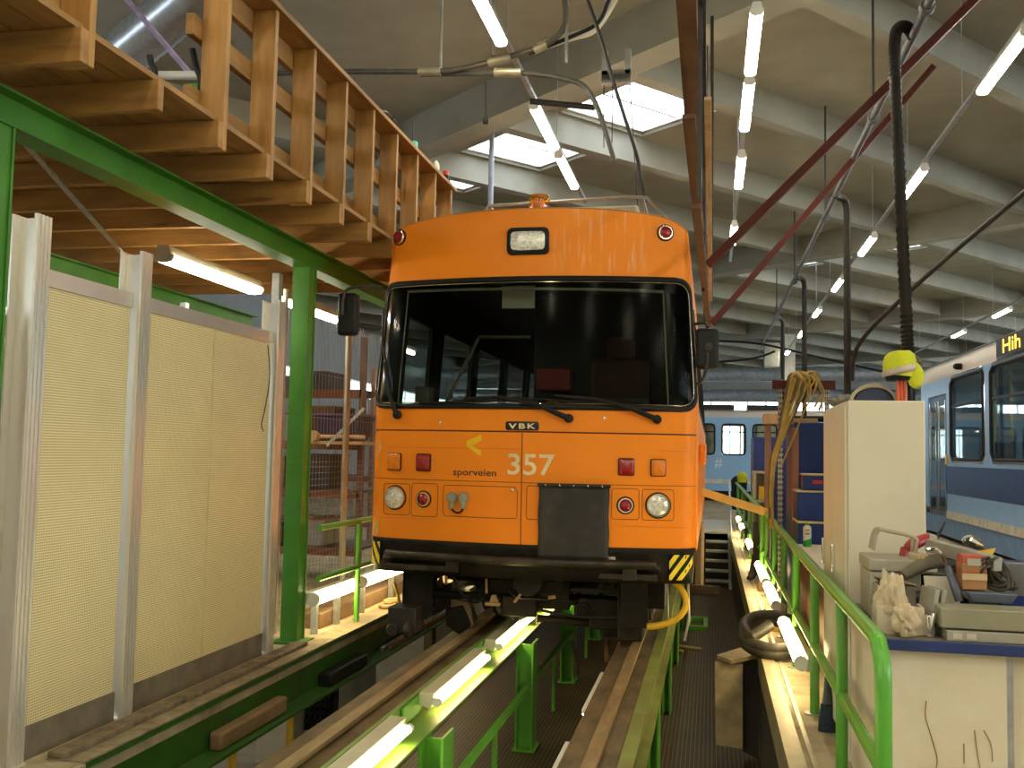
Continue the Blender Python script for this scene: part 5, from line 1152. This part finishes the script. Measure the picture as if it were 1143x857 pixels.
# thick bent hose
P = [pt(1008, 643, 4.75), pt(1022, 634, 4.78), pt(1040, 627, 4.82), pt(1060, 626, 4.85), pt(1078, 628, 4.86), pt(1090, 640, 4.84), pt(1094, 662, 4.84)]
MB().tube(P, [.022, .03, .033, .035, .036, .036, .034], 14, 6).build('rubber_elbow', mat('elbow_rubber', (.13, .11, .07), .6, 0, .2, 8), label='thick olive bent rubber hose arching over the bench heap', cat='hose')
for k, (pa, pb, s, rot) in enumerate((((1030, 668), 4.72, (.18, .12, .14), .2), ((1044, 655), 4.95, (.25, .15, .2), -.3), ((1075, 660), 4.75, (.12, .12, .18), .1))):
    a = pt(*pa, pb); MB().obox((a.x, pb, Z + s[2] / 2), s, (0, 0, rot)).build('motor_casing', BLACK if k else STEEL, label=['dark casing low behind the steel plates', 'black casing deep in the heap under the bent hose', 'black casing behind the cream card'][k], cat='machine part', bevel=.02)
# grinder with red grip
a = pt(1030, 604, 5.0); 
gd = jt('angle_grinder', 'red angle grinder lying on top of the bench heap by the locker', 'power tool', (a.x, 5.0, Z + .27))
MB().tube([pt(1013, 613, 5.0), pt(1020, 607, 5.0), pt(1034, 601, 5.05)], [.024, .03, .026], 12, 4).build('grip', mat('grip_red', (.36, .015, .02), .4), gd)
MB().tube([pt(1034, 601, 5.05), pt(1042, 604, 5.06)], [.03, .032], 12).build('gear_head', GREYP, gd); MB().tube([pt(1010, 612, 5.0), pt(1008, 622, 4.98)], .02, 10).build('trigger_block', mat('grip_red', (.36, .015, .02), .4), gd)
a = pt(1027, 626, 4.8); t = jt('gauge_box', 'small beige box with a round port lying by the grinder', 'box', (a.x, 4.82, Z + .2))
m = MB().obox((a.x, 4.84, Z + .265), (.055, .09, .07), (0, 0, .35)); m.build('box_body', mat('gauge_beige', (.42, .33, .2), .5), t, bevel=.008); MB().lathe([(.02, 0), (.02, .006), (.012, .006), (.012, -.01), (0, -.01)], (a.x + .016, 4.795, Z + .265), (.34, -.94, 0), 14).build('port_ring', YEL, t)
# aluminium bar
m = MB().bar(pt(1037, 608, 4.95), pt(1114, 630, 4.55), .045, .06); m.build('square_bar', mat('bar_grey', (.33, .31, .26), .5, .2), label='long grey square bar lying slantwise over the bench heap', cat='bar', bevel=.004)
# pry tool with bright shaft
t = jt('cutting_torch', 'torch with bright bent neck and slate handle leaning on the heap', 'torch', pt(1071, 670, 4.55))
MB().tube([pt(1035, 613, 4.8), pt(1045, 613, 4.78), pt(1053, 621, 4.7), pt(1058, 636, 4.62)], .009, 8, 6).build('torch_neck', CHROME, t); MB().tube([pt(1058, 634, 4.62), pt(1065, 652, 4.56), pt(1071, 671, 4.54)], [.016, .02, .018], 10, 4).build('torch_handle', mat('torch_slate', (.08, .09, .12), .4), t)
m = MB().tube([pt(1042, 606, 5.1), pt(1050, 592, 5.1), pt(1055, 582, 5.1)], [.022, .014, .008], 8, 4, flat=.4); m.build('wire_brush', STEEL, label='dark blade sticking up behind the grinder before the blue tram', cat='tool')
a = pt(1096, 614, 5.0); MB().prism([pt(1080, 616, 5.0), pt(1112, 611, 5.0), pt(1108, 620, 4.95), pt(1086, 620, 4.95)], (0, .03, -.02)).build('yellow_wedge', mat('wedge_yellow', (.55, .36, .03), .5), label='yellow plastic wedge on the heap before the navy bin', cat='wedge', bevel=.003)
m = MB().tube([pt(1076, 605, 5.1), pt(1085, 603, 5.08), pt(1098, 610, 5.05)], [.02, .03, .012], 10, 4); Bx(1.1, 1.3, 5.0, 5.22, Z, Z + .285).build('motor_casing', STEEL, label='tall dark casing at the back of the heap under the shiny clamp', cat='machine part', bevel=.02)
m.build('metal_clamp', CHROME, label='shiny clamp behind the yellow wedge', cat='clamp')
a, b = pt(1116, 645, 4.95), pt(1170, 620, 4.95)
nb = jt('storage_bin', 'navy plastic bin at the right end of the bench', 'bin', ((a.x + b.x) / 2, 5.05, Z)); Bx(a.x, b.x + .1, 4.95, 5.2, Z, Z + .22).build('bin_body', NAVY, nb, bevel=.012); Bx(a.x - .012, b.x + .112, 4.938, 5.212, Z + .22, Z + .25).build('bin_rim', mat('bin_rim', (.015, .03, .12), .4), nb, bevel=.006)
m = MB().obox(pt(1128, 646, 4.75), (.14, .012, .15), (.2, 0, -.2)); m.build('grey_cover', mat('cover_grey', (.20, .20, .22), .4), label='grey plastic cover leaning before the navy bin', cat='cover', bevel=.004)
m = MB().cyl(pt(1108, 637, 4.7), pt(1122, 643, 4.66), .022, 12).cyl(pt(1118, 641, 4.67), pt(1124, 644, 4.65), .03, 6); m.build('pipe_union', CHROME, label='chrome pipe union resting beside the square bar end', cat='fitting')
for px, py, l in ((963, 667, 'small bright bolt at the back left of the bench top'), (972, 670, 'small nut and bolt lying beside the toolbox')):
    a = at(px, py, Z=Z); MB().cyl((a.x, a.y, Z + .01), (a.x + .05, a.y + .01, Z + .01), .008, 8).cyl((a.x + .045, a.y + .009, Z + .01), (a.x + .06, a.y + .012, Z + .01), .014, 6).build('bolt', CHROME, label=l, cat='bolt')
# on the locker
ZL = 1.73
cn = thing('orange_stand', 'short orange post standing on the locker under the hat', 'stand', (.945, 5.45, ZL))
for dx in (-.018, 0, .018): MB().cyl((.985 + dx, 5.45, ZL), (.985 + dx, 5.45, ZL + .17), .009, 10).build('tube_leg', mat('stand_orange', (.62, .10, .015), .35), cn)
HIV = mat('hi_vis_yellow', (.56, .60, .015), .8, 0, .12, 9, .1, dirt=(.40, .40, .03), dirt_amt=.5, dscale=9)
ht = thing('winter_hat', 'yellow high visibility trapper hat with grey band on the locker top', 'hat', (.97, 5.47, ZL + .15))
def capring(cx, cy, z, rx, ry, n=28, tilt=0): return [(cx + rx * math.cos(2 * PI * k / n), cy + ry * math.sin(2 * PI * k / n), z + tilt * math.cos(2 * PI * k / n)) for k in range(n)]
hx, hy = .975, 5.48
MB().ring_loft([capring(hx, hy, ZL + .16, .108, .12, tilt=-.01), capring(hx, hy, ZL + .20, .113, .125), capring(hx, hy, ZL + .265, .113, .125, tilt=.006), capring(hx, hy, ZL + .31, .10, .11, tilt=.008), capring(hx, hy, ZL + .335, .07, .08, tilt=.006), capring(hx, hy, ZL + .343, .02, .02)]).build('crown', HIV, ht)
MB().ring_loft([capring(hx, hy, ZL + .175, .116, .128, tilt=.022), capring(hx, hy, ZL + .225, .118, .130, tilt=.03)], True, False).build('reflective_band', mat('band_grey', (.50, .42, .34), .4, .2), ht, solid=.004)
m = MB().tube([(hx + .085, hy - .06, ZL + .24), (hx + .10, hy - .07, ZL + .17), (hx + .085, hy - .07, ZL + .11), (hx + .07, hy - .065, ZL + .085)], [.03, .055, .05, .02], 14, 5, flat=.45); m.build('ear_flap', HIV, ht)
m = MB().tube([(hx + .10, hy + .03, ZL + .31), (hx + .13, hy + .02, ZL + .26), (hx + .125, hy + .02, ZL + .22)], [.015, .035, .012], 10, 4); m.build('fur_flap', mat('fur_dark', (.10, .10, .07), .95, 0, .4, 30), ht)
m = MB().ring_loft([capring(hx, hy, ZL + .13, .09, .10), capring(hx, hy, ZL + .17, .104, .116)]); m.build('lining', BLACK, ht)
for ch in ht.children:
    ch.scale = (.74, .74, .76); ch.location = (.006, 0, -.02)
Bx(1.01, 1.05, 5.5, 5.54, ZL, ZL + .13).build('dark_bottle', BLACK, label='dark bottle on the locker behind the orange post', cat='bottle', bevel=.012)
fc = thing('peaked_cap', 'beige cap with navy lining lying on the locker', 'cap', (.85, 5.6, ZL))
m = MB(); n = 20
m.ring_loft([[(.86 + .11 * math.cos(PI * k / n) * q, 5.6 + w, ZL + .004 + .10 * math.sin(PI * k / n) * q2) for k in range(n + 1)] for w, q, q2 in ((-.06, 1, .8), (-.05, 1.05, 1.0), (.05, 1, 1.0), (.12, .8, .8), (.16, .3, .4))], False, False)
m.build('cap_shell', mat('cap_beige', (.42, .36, .26), .8), fc, solid=.008)
m = MB().prism([(.86 + .095 * math.cos(PI * k / 14), 5.545, ZL + .003 + .075 * math.sin(PI * k / 14)) for k in range(15)], (0, .02, 0)); m.build('cap_lining', mat('lining_navy', (.03, .045, .09), .7), fc)
for px, py, l, s in ((940, 441, 'grey rag heap on the far corner of the locker top', (.08, .12, .03)), (958, 441, 'beige rag on the locker top beside the cap', (.06, .08, .028))):
    a = at(px, py, Z=ZL); blob('rag', (max(a.x, .76), 5.95 if px < 950 else 5.75, ZL + s[2] * .95), s, mat('rag_grey', (.25, .23, .18), .9, 0, .25, 12), l, 'rag', px, .5, 6)
# ================================================================== BLUE CABINETS ROW
pb = thing('side_bench', 'pale topped bench between the beige locker and the blue cabinets', 'workbench', (1.0, 7.5, -.1))
Bx(.72, 1.4, 6.5, 8.66, .66, .70).build('bench_top', mat('pale_top', (.58, .52, .40), .6, 0, .08, 4), pb); Bx(.708, .72, 6.5, 8.66, .63, .703).build('edge_strip', mat('edge_brown', (.22, .09, .04), .5), pb)
Bx(.74, 1.38, 6.55, 6.6, -.1, .66).build('leg_panel', OLDWOOD, pb); Bx(.74, 1.38, 8.55, 8.6, -.1, .66).build('leg_panel', OLDWOOD, pb); Bx(.735, .75, 6.6, 8.55, .0, .62).build('side_panel', mat('side_brown', (.16, .08, .045), .6), pb)
bc = thing('blue_cabinet', 'low navy cabinet with ledge behind the spray can', 'cabinet', (1.1, 9.0, -.1))
Bx(.74, 1.5, 8.75, 9.25, -.1, .87).build('lower_body', NAVY, bc, bevel=.008); Bx(.74, 1.5, 8.85, 9.25, .885, 1.13).build('upper_body', NAVY, bc, bevel=.008)
LEDGE = mat('ledge_tan', (.50, .42, .22), .5)
Bx(.73, 1.5, 8.73, 9.25, .87, .885).build('ledge', LEDGE, bc); Bx(.73, 1.5, 8.84, 9.25, 1.13, 1.145).build('ledge', LEDGE, bc)
t = thing('storage_box', 'navy box with gold rim and red sticker on the low cabinet', 'box', (1.0, 8.95, 1.145)); Bx(.79, 1.2, 8.88, 9.1, 1.146, 1.275).build('box_body', NAVY, t, bevel=.006); Bx(.78, 1.21, 8.87, 9.11, 1.275, 1.29).build('box_rim', LEDGE, t, bevel=.003)
p = at(907, 533, Y=8.87); Bx(p.x, p.x + .085, 8.876, 8.879, 1.205, 1.235).build('red_sticker', mat('sticker_red', (.5, .02, .02), .5), t)
p = at(901, 598, Y=8.45)
sc_ = thing('spray_can', 'white and green spray can with green cap on the pale bench', 'spray can', (p.x, 8.45, .70))
MB().lathe([(.032, 0), (.033, .004), (.033, .15), (.028, .165), (.012, .17), (0, .17)], (p.x, 8.45, .701), (0, 0, 1), 20).build('can_body', mat('can_white', (.62, .62, .55), .35), sc_)
MB().lathe([(.016, .17), (.016, .195), (0, .197)], (p.x, 8.45, .701), (0, 0, 1), 14).build('can_cap', LGREEN, sc_)
m = MB(); 
rows = [[(p.x + .0338 * math.cos(a), 8.45 + .0338 * math.sin(a), .702 + h * (.5 + .5 * (a - PI) / PI)) for a in [PI + PI * k / 12 for k in range(13)]] for h in (0, .05, .075)]
m.ring_loft(rows, False, False).build('green_label', mat('label_green', (.01, .28, .03), .4), sc_)
for z, w in ((.80, .022), (.83, .014)): MB().ring_loft([[(p.x + .0338 * math.cos(a), 8.45 + .0338 * math.sin(a), zz) for a in [PI * 1.35 + PI * .3 * k / 6 for k in range(7)]] for zz in (z, z + .01)], False, False).build('dark_print', mat('print_dark', (.03, .03, .03), .5) if z < .82 else mat('print_red', (.5, .08, .02), .5), sc_)
Bx(.78, 1.9, 9.6, 10.7, -.1, 1.76).build('blue_cabinet', NAVY, label='tall navy cabinet behind the perforated steel frame', cat='cabinet', bevel=.01)
Bx(.74, 1.3, 12.6, 13.6, -.1, 1.55).build('blue_cabinet', mat('mid_blue', (.02, .05, .22), .4), label='blue cabinet behind the hanging cables', cat='cabinet', bevel=.01)
Bx(.70, 1.3, 16.6, 17.9, -.1, 1.75).build('blue_cabinet', mat('mid_blue', (.02, .05, .22), .4), label='blue cabinet farthest back along the handrail', cat='cabinet', bevel=.01)
t = thing('shelf_box', 'small cream open shelf box mounted before the farthest blue cabinet', 'shelf', (.85, 16.4, -.1))
m = Bx(.66, .72, 16.2, 16.5, -.1, 1.2).box(.90, .94, 16.2, 16.5, -.1, 1.2).box(.72, .9, 16.2, 16.5, 1.16, 1.2).box(.72, .9, 16.2, 16.5, .7, .74).box(.72, .9, 16.46, 16.5, -.1, 1.2); m.build('shelf_body', mat('shelf_cream', (.45, .38, .26), .6), t); Bx(.76, .86, 16.22, 16.4, .745, .95).build('yellow_file', YEL, t)
fr = thing('slotted_rack', 'perforated steel frame with a dark red crossbeam by the cables', 'rack', (.9, 9.4, -.1))
PERFM = grid_mat('slotted_steel', (.45, .44, .40), (.04, .04, .04), (.02, .05), (0, 2), .30, .45, .5)
p, q = at(871, 425, Y=9.4), at(923, 425, Y=9.4)
for x in (p.x, q.x): Bx(x - .022, x + .022, 9.38, 9.42, -.1, p.z + .01).build('slotted_upright', PERFM, fr)
a = at(862, 430, Y=9.36); b = at(932, 430, Y=9.36); Bx(a.x, b.x, 9.32, 9.37, p.z - .08, p.z).build('crossbeam', REDP, fr, bevel=.003)
p = at(860, 470, Y=11.2)
Bx(.62, .69, 11.8, 11.85, -.1, 1.80).build('timber_post', mat('post_brown', (.30, .20, .13), .6, 0, .2, 6), label='brown timber post behind the cable bundle', cat='post', bevel=.004)
Bx(.60, .78, 11.7, 11.95, 1.81, 1.93).build('wood_block', PALEWOOD, label='pale wooden block on top of the brown timber post', cat='timber', bevel=.008)
Bx(.745, .80, 9.44, 9.5, -.1, 1.7).build('timber_post', mat('post_copper', (.28, .12, .06), .5), label='reddish timber post beside the slotted steel upright', cat='post', bevel=.004)
CABY = mat('cable_yellow', (.44, .30, .07), .5, 0, .2, 12)
rr = random.Random(4)
cbt = thing('cable_hank', 'thick hank of yellow brown cables draped over the steel frame', 'cables', at(870, 590, Y=9.25))
for k in range(22):
    dx = rr.uniform(-1, 1); top = rr.uniform(-4, 5); ex = rr.uniform(-6, 8)
    pts = [(861 + dx * 2, 585 + rr.uniform(-20, 6)), (861 + dx * 2, 545), (864 + dx * 3, 512), (873 + dx * 4, 485), (881 + dx * 8, 460), (888 + dx * 11, 437), (892 + dx * 12, 422 + top), (898 + dx * 12, 418 + top), (903 + dx * 13, 424 + top), (902 + dx * 14 + ex, 440), (896 + dx * 14 + ex, 452 + ex)]
    if k % 3: pts = pts[:-2] if k % 2 else pts[:-1]
    MB().tube([at(*q, Y=9.25 + .03 * dx + .02 * math.sin(k)) for q in pts], .0115, 7, 4).build('cable', CABY if k % 4 else mat('cable_brown', (.14, .10, .05), .5), cbt)
MB().tube([at(*q, Y=9.2) for q in ((905, 432), (912, 422), (908, 440), (898, 458), (885, 490), (872, 520))], .008, 6, 5).build('cable', CABY, cbt)
P = [at(*q, Y=9.7) for q in ((870, 470), (885, 462), (905, 460), (925, 463))]; P = [Vector((q.x, 9.75, 1.80)) for q in P]
MB().tube(P, .03, 10, 5).build('black_cable', BLACK, label='black cable lying on the tall navy cabinet', cat='cable')
a = at(897, 466, Y=9.75); Bx(a.x - .1, a.x + .12, 9.65, 9.85, 1.761, 1.80).build('wood_offcut', PALEWOOD, label='wood offcut lying on the tall navy cabinet', cat='wood scrap', bevel=.004)
# clutter by the far handrail
jk = thing('work_jacket', 'dark jacket with yellow shoulders hung on the farther handrail end', 'jacket', (.58, 21.6, -.1))
MB().tube([(.62, 22.2, 1.0), (.62, 22.2, .9), (.62, 22.2, .6), (.6, 22.2, .25)], [.06, .18, .16, .13], 14, 4, flat=.5).build('jacket_body', BLACK, jk); MB().tube([(.66, 22.08, 1.08), (.68, 22.06, .98), (.68, 22.06, .86)], [.05, .12, .09], 12, 4, flat=.6).build('yellow_yoke', HIV, jk)
m = MB().tube([(.55, 12.6, .62), (.57, 12.6, .3), (.60, 12.6, .05)], [.03, .05, .07], 10, 4).tube([(.56, 12.7, .2), (.52, 12.6, -.02), (.47, 12.5, -.07)], [.04, .05, .03], 10, 4); m.build('rag_bundle', mat('rag_dark', (.06, .05, .035), .9), label='dark rag bundle draped on the farther handrail run', cat='rag')
m = MB().tube([(.68, 10.3, .62), (.69, 10.3, .4), (.69, 10.3, .2)], [.03, .06, .05], 10, 4, flat=.5); m.build('orange_cloth', mat('cloth_orange', (.60, .10, .02), .8), label='orange cloth hanging behind the handrail posts', cat='cloth')
Bx(.50, .60, 9.0, 9.4, -.1, .04).build('yellow_box', mat('box_yellow', (.50, .36, .08), .6), label='small yellow box on the platform past the hose coil', cat='box', bevel=.006)
m = MB().prism([(.53, 11.6, -.1), (.64, 11.6, -.1), (.60, 11.6, .12), (.57, 11.6, .12)], (0, .2, 0)); m.build('wheel_chock', OLDWOOD, label='wooden chock on the platform below the third handrail lamp', cat='chock', bevel=.006)

# ================================================================== BLUE TRAM ON THE RIGHT
XB, YF = 4.46, 22.4
bt = thing('tram', 'light blue passenger tram with a navy band and lit sign, on the right', 'tram', (XB + 1.2, 15, -.1))
wns = [(17.45, 19.7), (14.7, 17.0), (12.0, 14.3), (9.3, 11.6)]
def pane_wall(x, y0, y1, z0, z1, holes, hz0, hz1):
    ysr = sorted({y0, y1} | {v for h in holes for v in h}); zsr = sorted({z0, z1, hz0, hz1}); m = MB()
    for i in range(len(ysr) - 1):
        for j in range(len(zsr) - 1):
            yc, zc = (ysr[i] + ysr[i + 1]) / 2, (zsr[j] + zsr[j + 1]) / 2
            if hz0 < zc < hz1 and any(a < yc < b for a, b in holes): continue
            m.face([(x, ysr[i], zsr[j]), (x, ysr[i + 1], zsr[j]), (x, ysr[i + 1], zsr[j + 1]), (x, ysr[i], zsr[j + 1])])
    return m
sw = pane_wall(XB, 6.5, 20.12, .47, 3.02, wns, 1.45, 2.95).build('side_wall', BLUE, bt, solid=.03, smooth=False)
Bx(XB - .016, XB + .016, 21.72, YF, .47, 3.02).build('side_wall', BLUE, bt)
Bx(XB - .016, XB + .016, 20.12, 21.72, 2.72, 3.02).build('side_wall', BLUE, bt)
pane_wall(XB + 2.4, 6.5, YF, .47, 3.02, wns + [(20.2, 21.7)], 1.45, 2.95).build('side_wall', BLUE, bt, solid=.03, smooth=False)
Bx(XB - .02, XB - .014, 6.5, 20.1, .80, 1.32).build('navy_band', mat('band_navy', (.025, .04, .13), .3, 0, .15, 3), sw)
Bx(XB - .03, XB + .02, 6.5, 20.12, .33, .47).build('cream_strip', mat('strip_cream', (.62, .55, .42), .5), bt)
Bx(XB - .0, XB + 2.4, 6.5, YF, -.02, .33).build('lower_skirt', mat('skirt_blue', (.13, .25, .42), .4), bt)
CANT = mat('cantrail_cream', (.62, .55, .50), .35, 0, .04, 3)
m = MB().prism([(XB - .016, 6.5, 3.02), (XB + .0, 6.5, 3.22), (XB + .08, 6.5, 3.36), (XB + .35, 6.5, 3.46), (XB + 2.05, 6.5, 3.46), (XB + 2.32, 6.5, 3.36), (XB + 2.4, 6.5, 3.22), (XB + 2.416, 6.5, 3.02)], (0, YF - 6.5, 0)); m.build('roof', CANT, bt)
MB().cyl((XB + .06, 6.5, 3.37), (XB + .06, YF, 3.37), .03, 8).build('gutter', CHROME, bt)
for a, b in wns:
    c, w, hh = (a + b) / 2, (b - a) / 2, .75
    P = [(XB - .025, c + q[0], 2.2 + q[1]) for q in (rr_pt(2 * PI * i / 48 + .01, w, hh, .14) for i in range(48))]
    f = MB().tube(P, .035, 6, closed=True).build('window_rubber', BLACK, bt); Bx(XB - .03, XB + .0, a + .04, b - .04, 2.42, 2.46).build('window_bar', STEEL, f)
    Bx(XB - .005, XB + .005, a, b, 1.45, 2.95).build('window_pane', glass('tram_glass', (.80, .86, .80), .10), f)
    P = [(XB - .021, c + q[0] * 1.0, 2.2 + q[1]) for q in (rr_pt(2 * PI * i / 48 + .01, w + .06, hh + .06, .16) for i in range(48))]
    MB().tube(P, .012, 6, closed=True).build('window_trim', CHROME, f)
d = Bx(XB + .02, XB + .05, 20.16, 21.70, -.02, 2.70).build('door', mat('door_blue', (.06, .10, .20), .4), bt)
for y0, y1 in ((20.28, 20.80), (21.06, 21.58)):
    Bx(XB + .0, XB + .02, y0, y1, .45, 2.5).build('door_pane', mat('door_glass_dark', (.05, .07, .08), .06, 0, .2, 3), d); Bx(XB - .015, XB + .02, y0 - .03, y0, .35, 2.6).build('door_edge', CHROME, d); Bx(XB - .015, XB + .02, y1, y1 + .03, .35, 2.6).build('door_edge', CHROME, d)
m = MB()
Bx(XB - .05, XB + .02, 20.02, 20.10, 1.35, 1.55).build('door_button', YEL, bt, bevel=.01)
Bx(XB + .05, XB + 2.35, 6.6, YF - .1, .34, .42).build('saloon_floor', STEEL, bt)
for y in (18.2, 19.2, 16.0, 13.2, 10.5): MB().cyl((XB + .6, y, .42), (XB + .6, y, 3.0), .025, 8).build('grab_pole', mat('pole_yellow', (.62, .55, .03), .4), bt)
for y in (17.9, 16.5, 15.2, 13.6, 12.3, 10.6): m = Bx(XB + .1, XB + .95, y - .06, y + .06, .8, 1.75).box(XB + .1, XB + .95, y - .5, y, .78, .9); m.build('saloon_seat', mat('seat_blue', (.03, .05, .10), .9), bt, bevel=.03)
MB().prism([(XB - .0, YF, -.02), (XB + 2.4, YF, -.02), (XB + 2.1, YF + .9, -.02), (XB + .3, YF + .9, -.02)], (0, 0, 3.4)).build('tram_nose', BLUE, bt)
sg = Bx(XB - .05, XB + .02, 14.4, 16.62, 3.02, 3.38).build('destination_sign', mat('sign_black', (.012, .011, .01), .3), bt, 'black destination sign with amber letters Hih', bevel=.05)
LED = emit('led_amber', (1., .48, .04), 2.2)
m = lettering('Hih', lambda x, z, o: Vector((XB - .052 - o, x, z)), 16.22, 15.35, 3.10, 3.31, .002, .0); m.build('sign_letters', LED, sg)
MB().lathe([(.06, 0), (.06, .1), (.03, .14), (0, .14)], (XB - .02, 18.9, 3.13), (-1, 0, 0), 12).build('side_camera', BLACK, bt)
for y in (8, 10.5, 19, 21): MB().lathe([(0, -.06), (.3, -.06), (.3, .06), (0, .06)], (XB + .35, y, .2), (1, 0, 0), 24).build('wheel', STEEL, bt)
# ================================================================== FAR BLUE TRAM
ft = thing('tram', 'pale blue tram standing crosswise far back beyond the orange tram', 'tram', (-2, 35.2, -.1))
YT = 34.0
fw_ = [(-7 + i * 1.42 - .03, -7 + i * 1.42 + .76) for i in range(7)]
fw_ = [(.38 - 1.02 * k, 1.15 - 1.02 * k) for k in range(-2, 8)]
xs_ = sorted({-8, 4} | {v for w in fw_ for v in w}); m = MB(); zz = [.25, 1.48, 2.5, 2.75]
for i in range(len(xs_) - 1):
    for j in range(3):
        if j == 1 and any(a < (xs_[i] + xs_[i + 1]) / 2 < b for a, b in fw_): continue
        m.face([(xs_[i], YT, zz[j]), (xs_[i + 1], YT, zz[j]), (xs_[i + 1], YT, zz[j + 1]), (xs_[i], YT, zz[j + 1])])
FB = mat('far_tram_blue', (.27, .47, .68), .4, 0, .04, 2)
s = m.build('side_wall', FB, ft, solid=.03, smooth=False)
m = MB()
for i in range(len(xs_) - 1):
    for j in range(3):
        if j == 1 and any(a < (xs_[i] + xs_[i + 1]) / 2 < b for a, b in fw_[::2]): continue
        m.face([(xs_[i], YT + 2.4, zz[j]), (xs_[i + 1], YT + 2.4, zz[j]), (xs_[i + 1], YT + 2.4, zz[j + 1]), (xs_[i], YT + 2.4, zz[j + 1])])
m.build('side_wall', mat('saloon_lining', (.30, .34, .22), .6), ft, solid=.03, smooth=False)
m = MB().prism([(-8, YT - .02, 2.72), (-8, YT + .1, 2.93), (-8, YT + .4, 3.0), (-8, YT + 2.0, 3.0), (-8, YT + 2.4, 2.72)], (12, 0, 0)); m.build('roof', CANT, ft)
Bx(-8, 4, YT - .03, YT + .02, .50, .64).build('cream_strip', mat('strip_cream', (.62, .55, .42)), ft)
Bx(-8, 4, YT + .1, YT + 2.3, -.05, .3).build('underframe', UNDER, ft); Bx(-8, 4, YT + .05, YT + 2.35, .9, .95).build('saloon_floor', STEEL, ft)
for a, b in fw_:
    P = [((a + b) / 2 + q[0], YT - .02, 1.99 + q[1]) for q in (rr_pt(2 * PI * i / 40 + .01, (b - a) / 2, .51, .1) for i in range(40))]
    f = MB().tube(P, .03, 6, closed=True).build('window_rubber', BLACK, ft); Bx(a, b, YT - .005, YT + .005, 1.48, 2.5).build('window_pane', PANE, f); Bx(a, b, YT - .03, YT, 2.22, 2.26).build('window_bar', BLACK, f)
p = at(802, 517, Y=YT); 
lettering('#', lambda x, z, o: Vector((x, YT - .017 - o, z)), p.x - .13, p.x + .13, p.z - .17, p.z + .17, .002, .0).build('hash_mark', mat('mark_white', (.7, .72, .72), .5), s)
for x in (-6, -3, 1): MB().cyl((x, YT + .8, .95), (x, YT + .8, 2.7), .03, 8).build('grab_pole', mat('pole_yellow', (.62, .55, .03)), ft)
for px, l in ((800, 'dark box shape on the far tram roof, nearer the orange tram'), (850, 'dark box shape on the far tram roof, nearer the blue cabinets')):
    p = at(px, 455, Y=35); Bx(p.x - .5, p.x + .6, 34.6, 35.6, 3.0, 3.2).build('roof_box', STEEL, label=l, cat='roof box', bevel=.03)
# ================================================================== CAMERA, SKY, OUTPUT
cam = bpy.data.cameras.new('camera'); co = bpy.data.objects.new('camera', cam); COL.objects.link(co)
cam.sensor_fit = 'HORIZONTAL'; cam.sensor_width = 36; cam.lens = F / W * 36; cam.clip_end = 200
R4 = Matrix((RT, UP, -FW)).transposed().to_4x4(); R4.translation = EYE; co.matrix_world = R4
SC.camera = co
wd = bpy.data.worlds.new('overcast'); SC.world = wd; wd.use_nodes = True
wd.node_tree.nodes['Background'].inputs[0].default_value = (.80, .90, 1., 1); wd.node_tree.nodes['Background'].inputs[1].default_value = 6.0
SC.view_settings.view_transform = 'Standard'; SC.view_settings.look = 'None'; SC.view_settings.gamma = 1; SC.view_settings.use_curve_mapping = False
SC.view_settings.exposure = 0.88
SC.cycles.use_denoising = True; SC.cycles.max_bounces = 6; SC.cycles.transparent_max_bounces = 16; SC.cycles.sample_clamp_indirect = 6
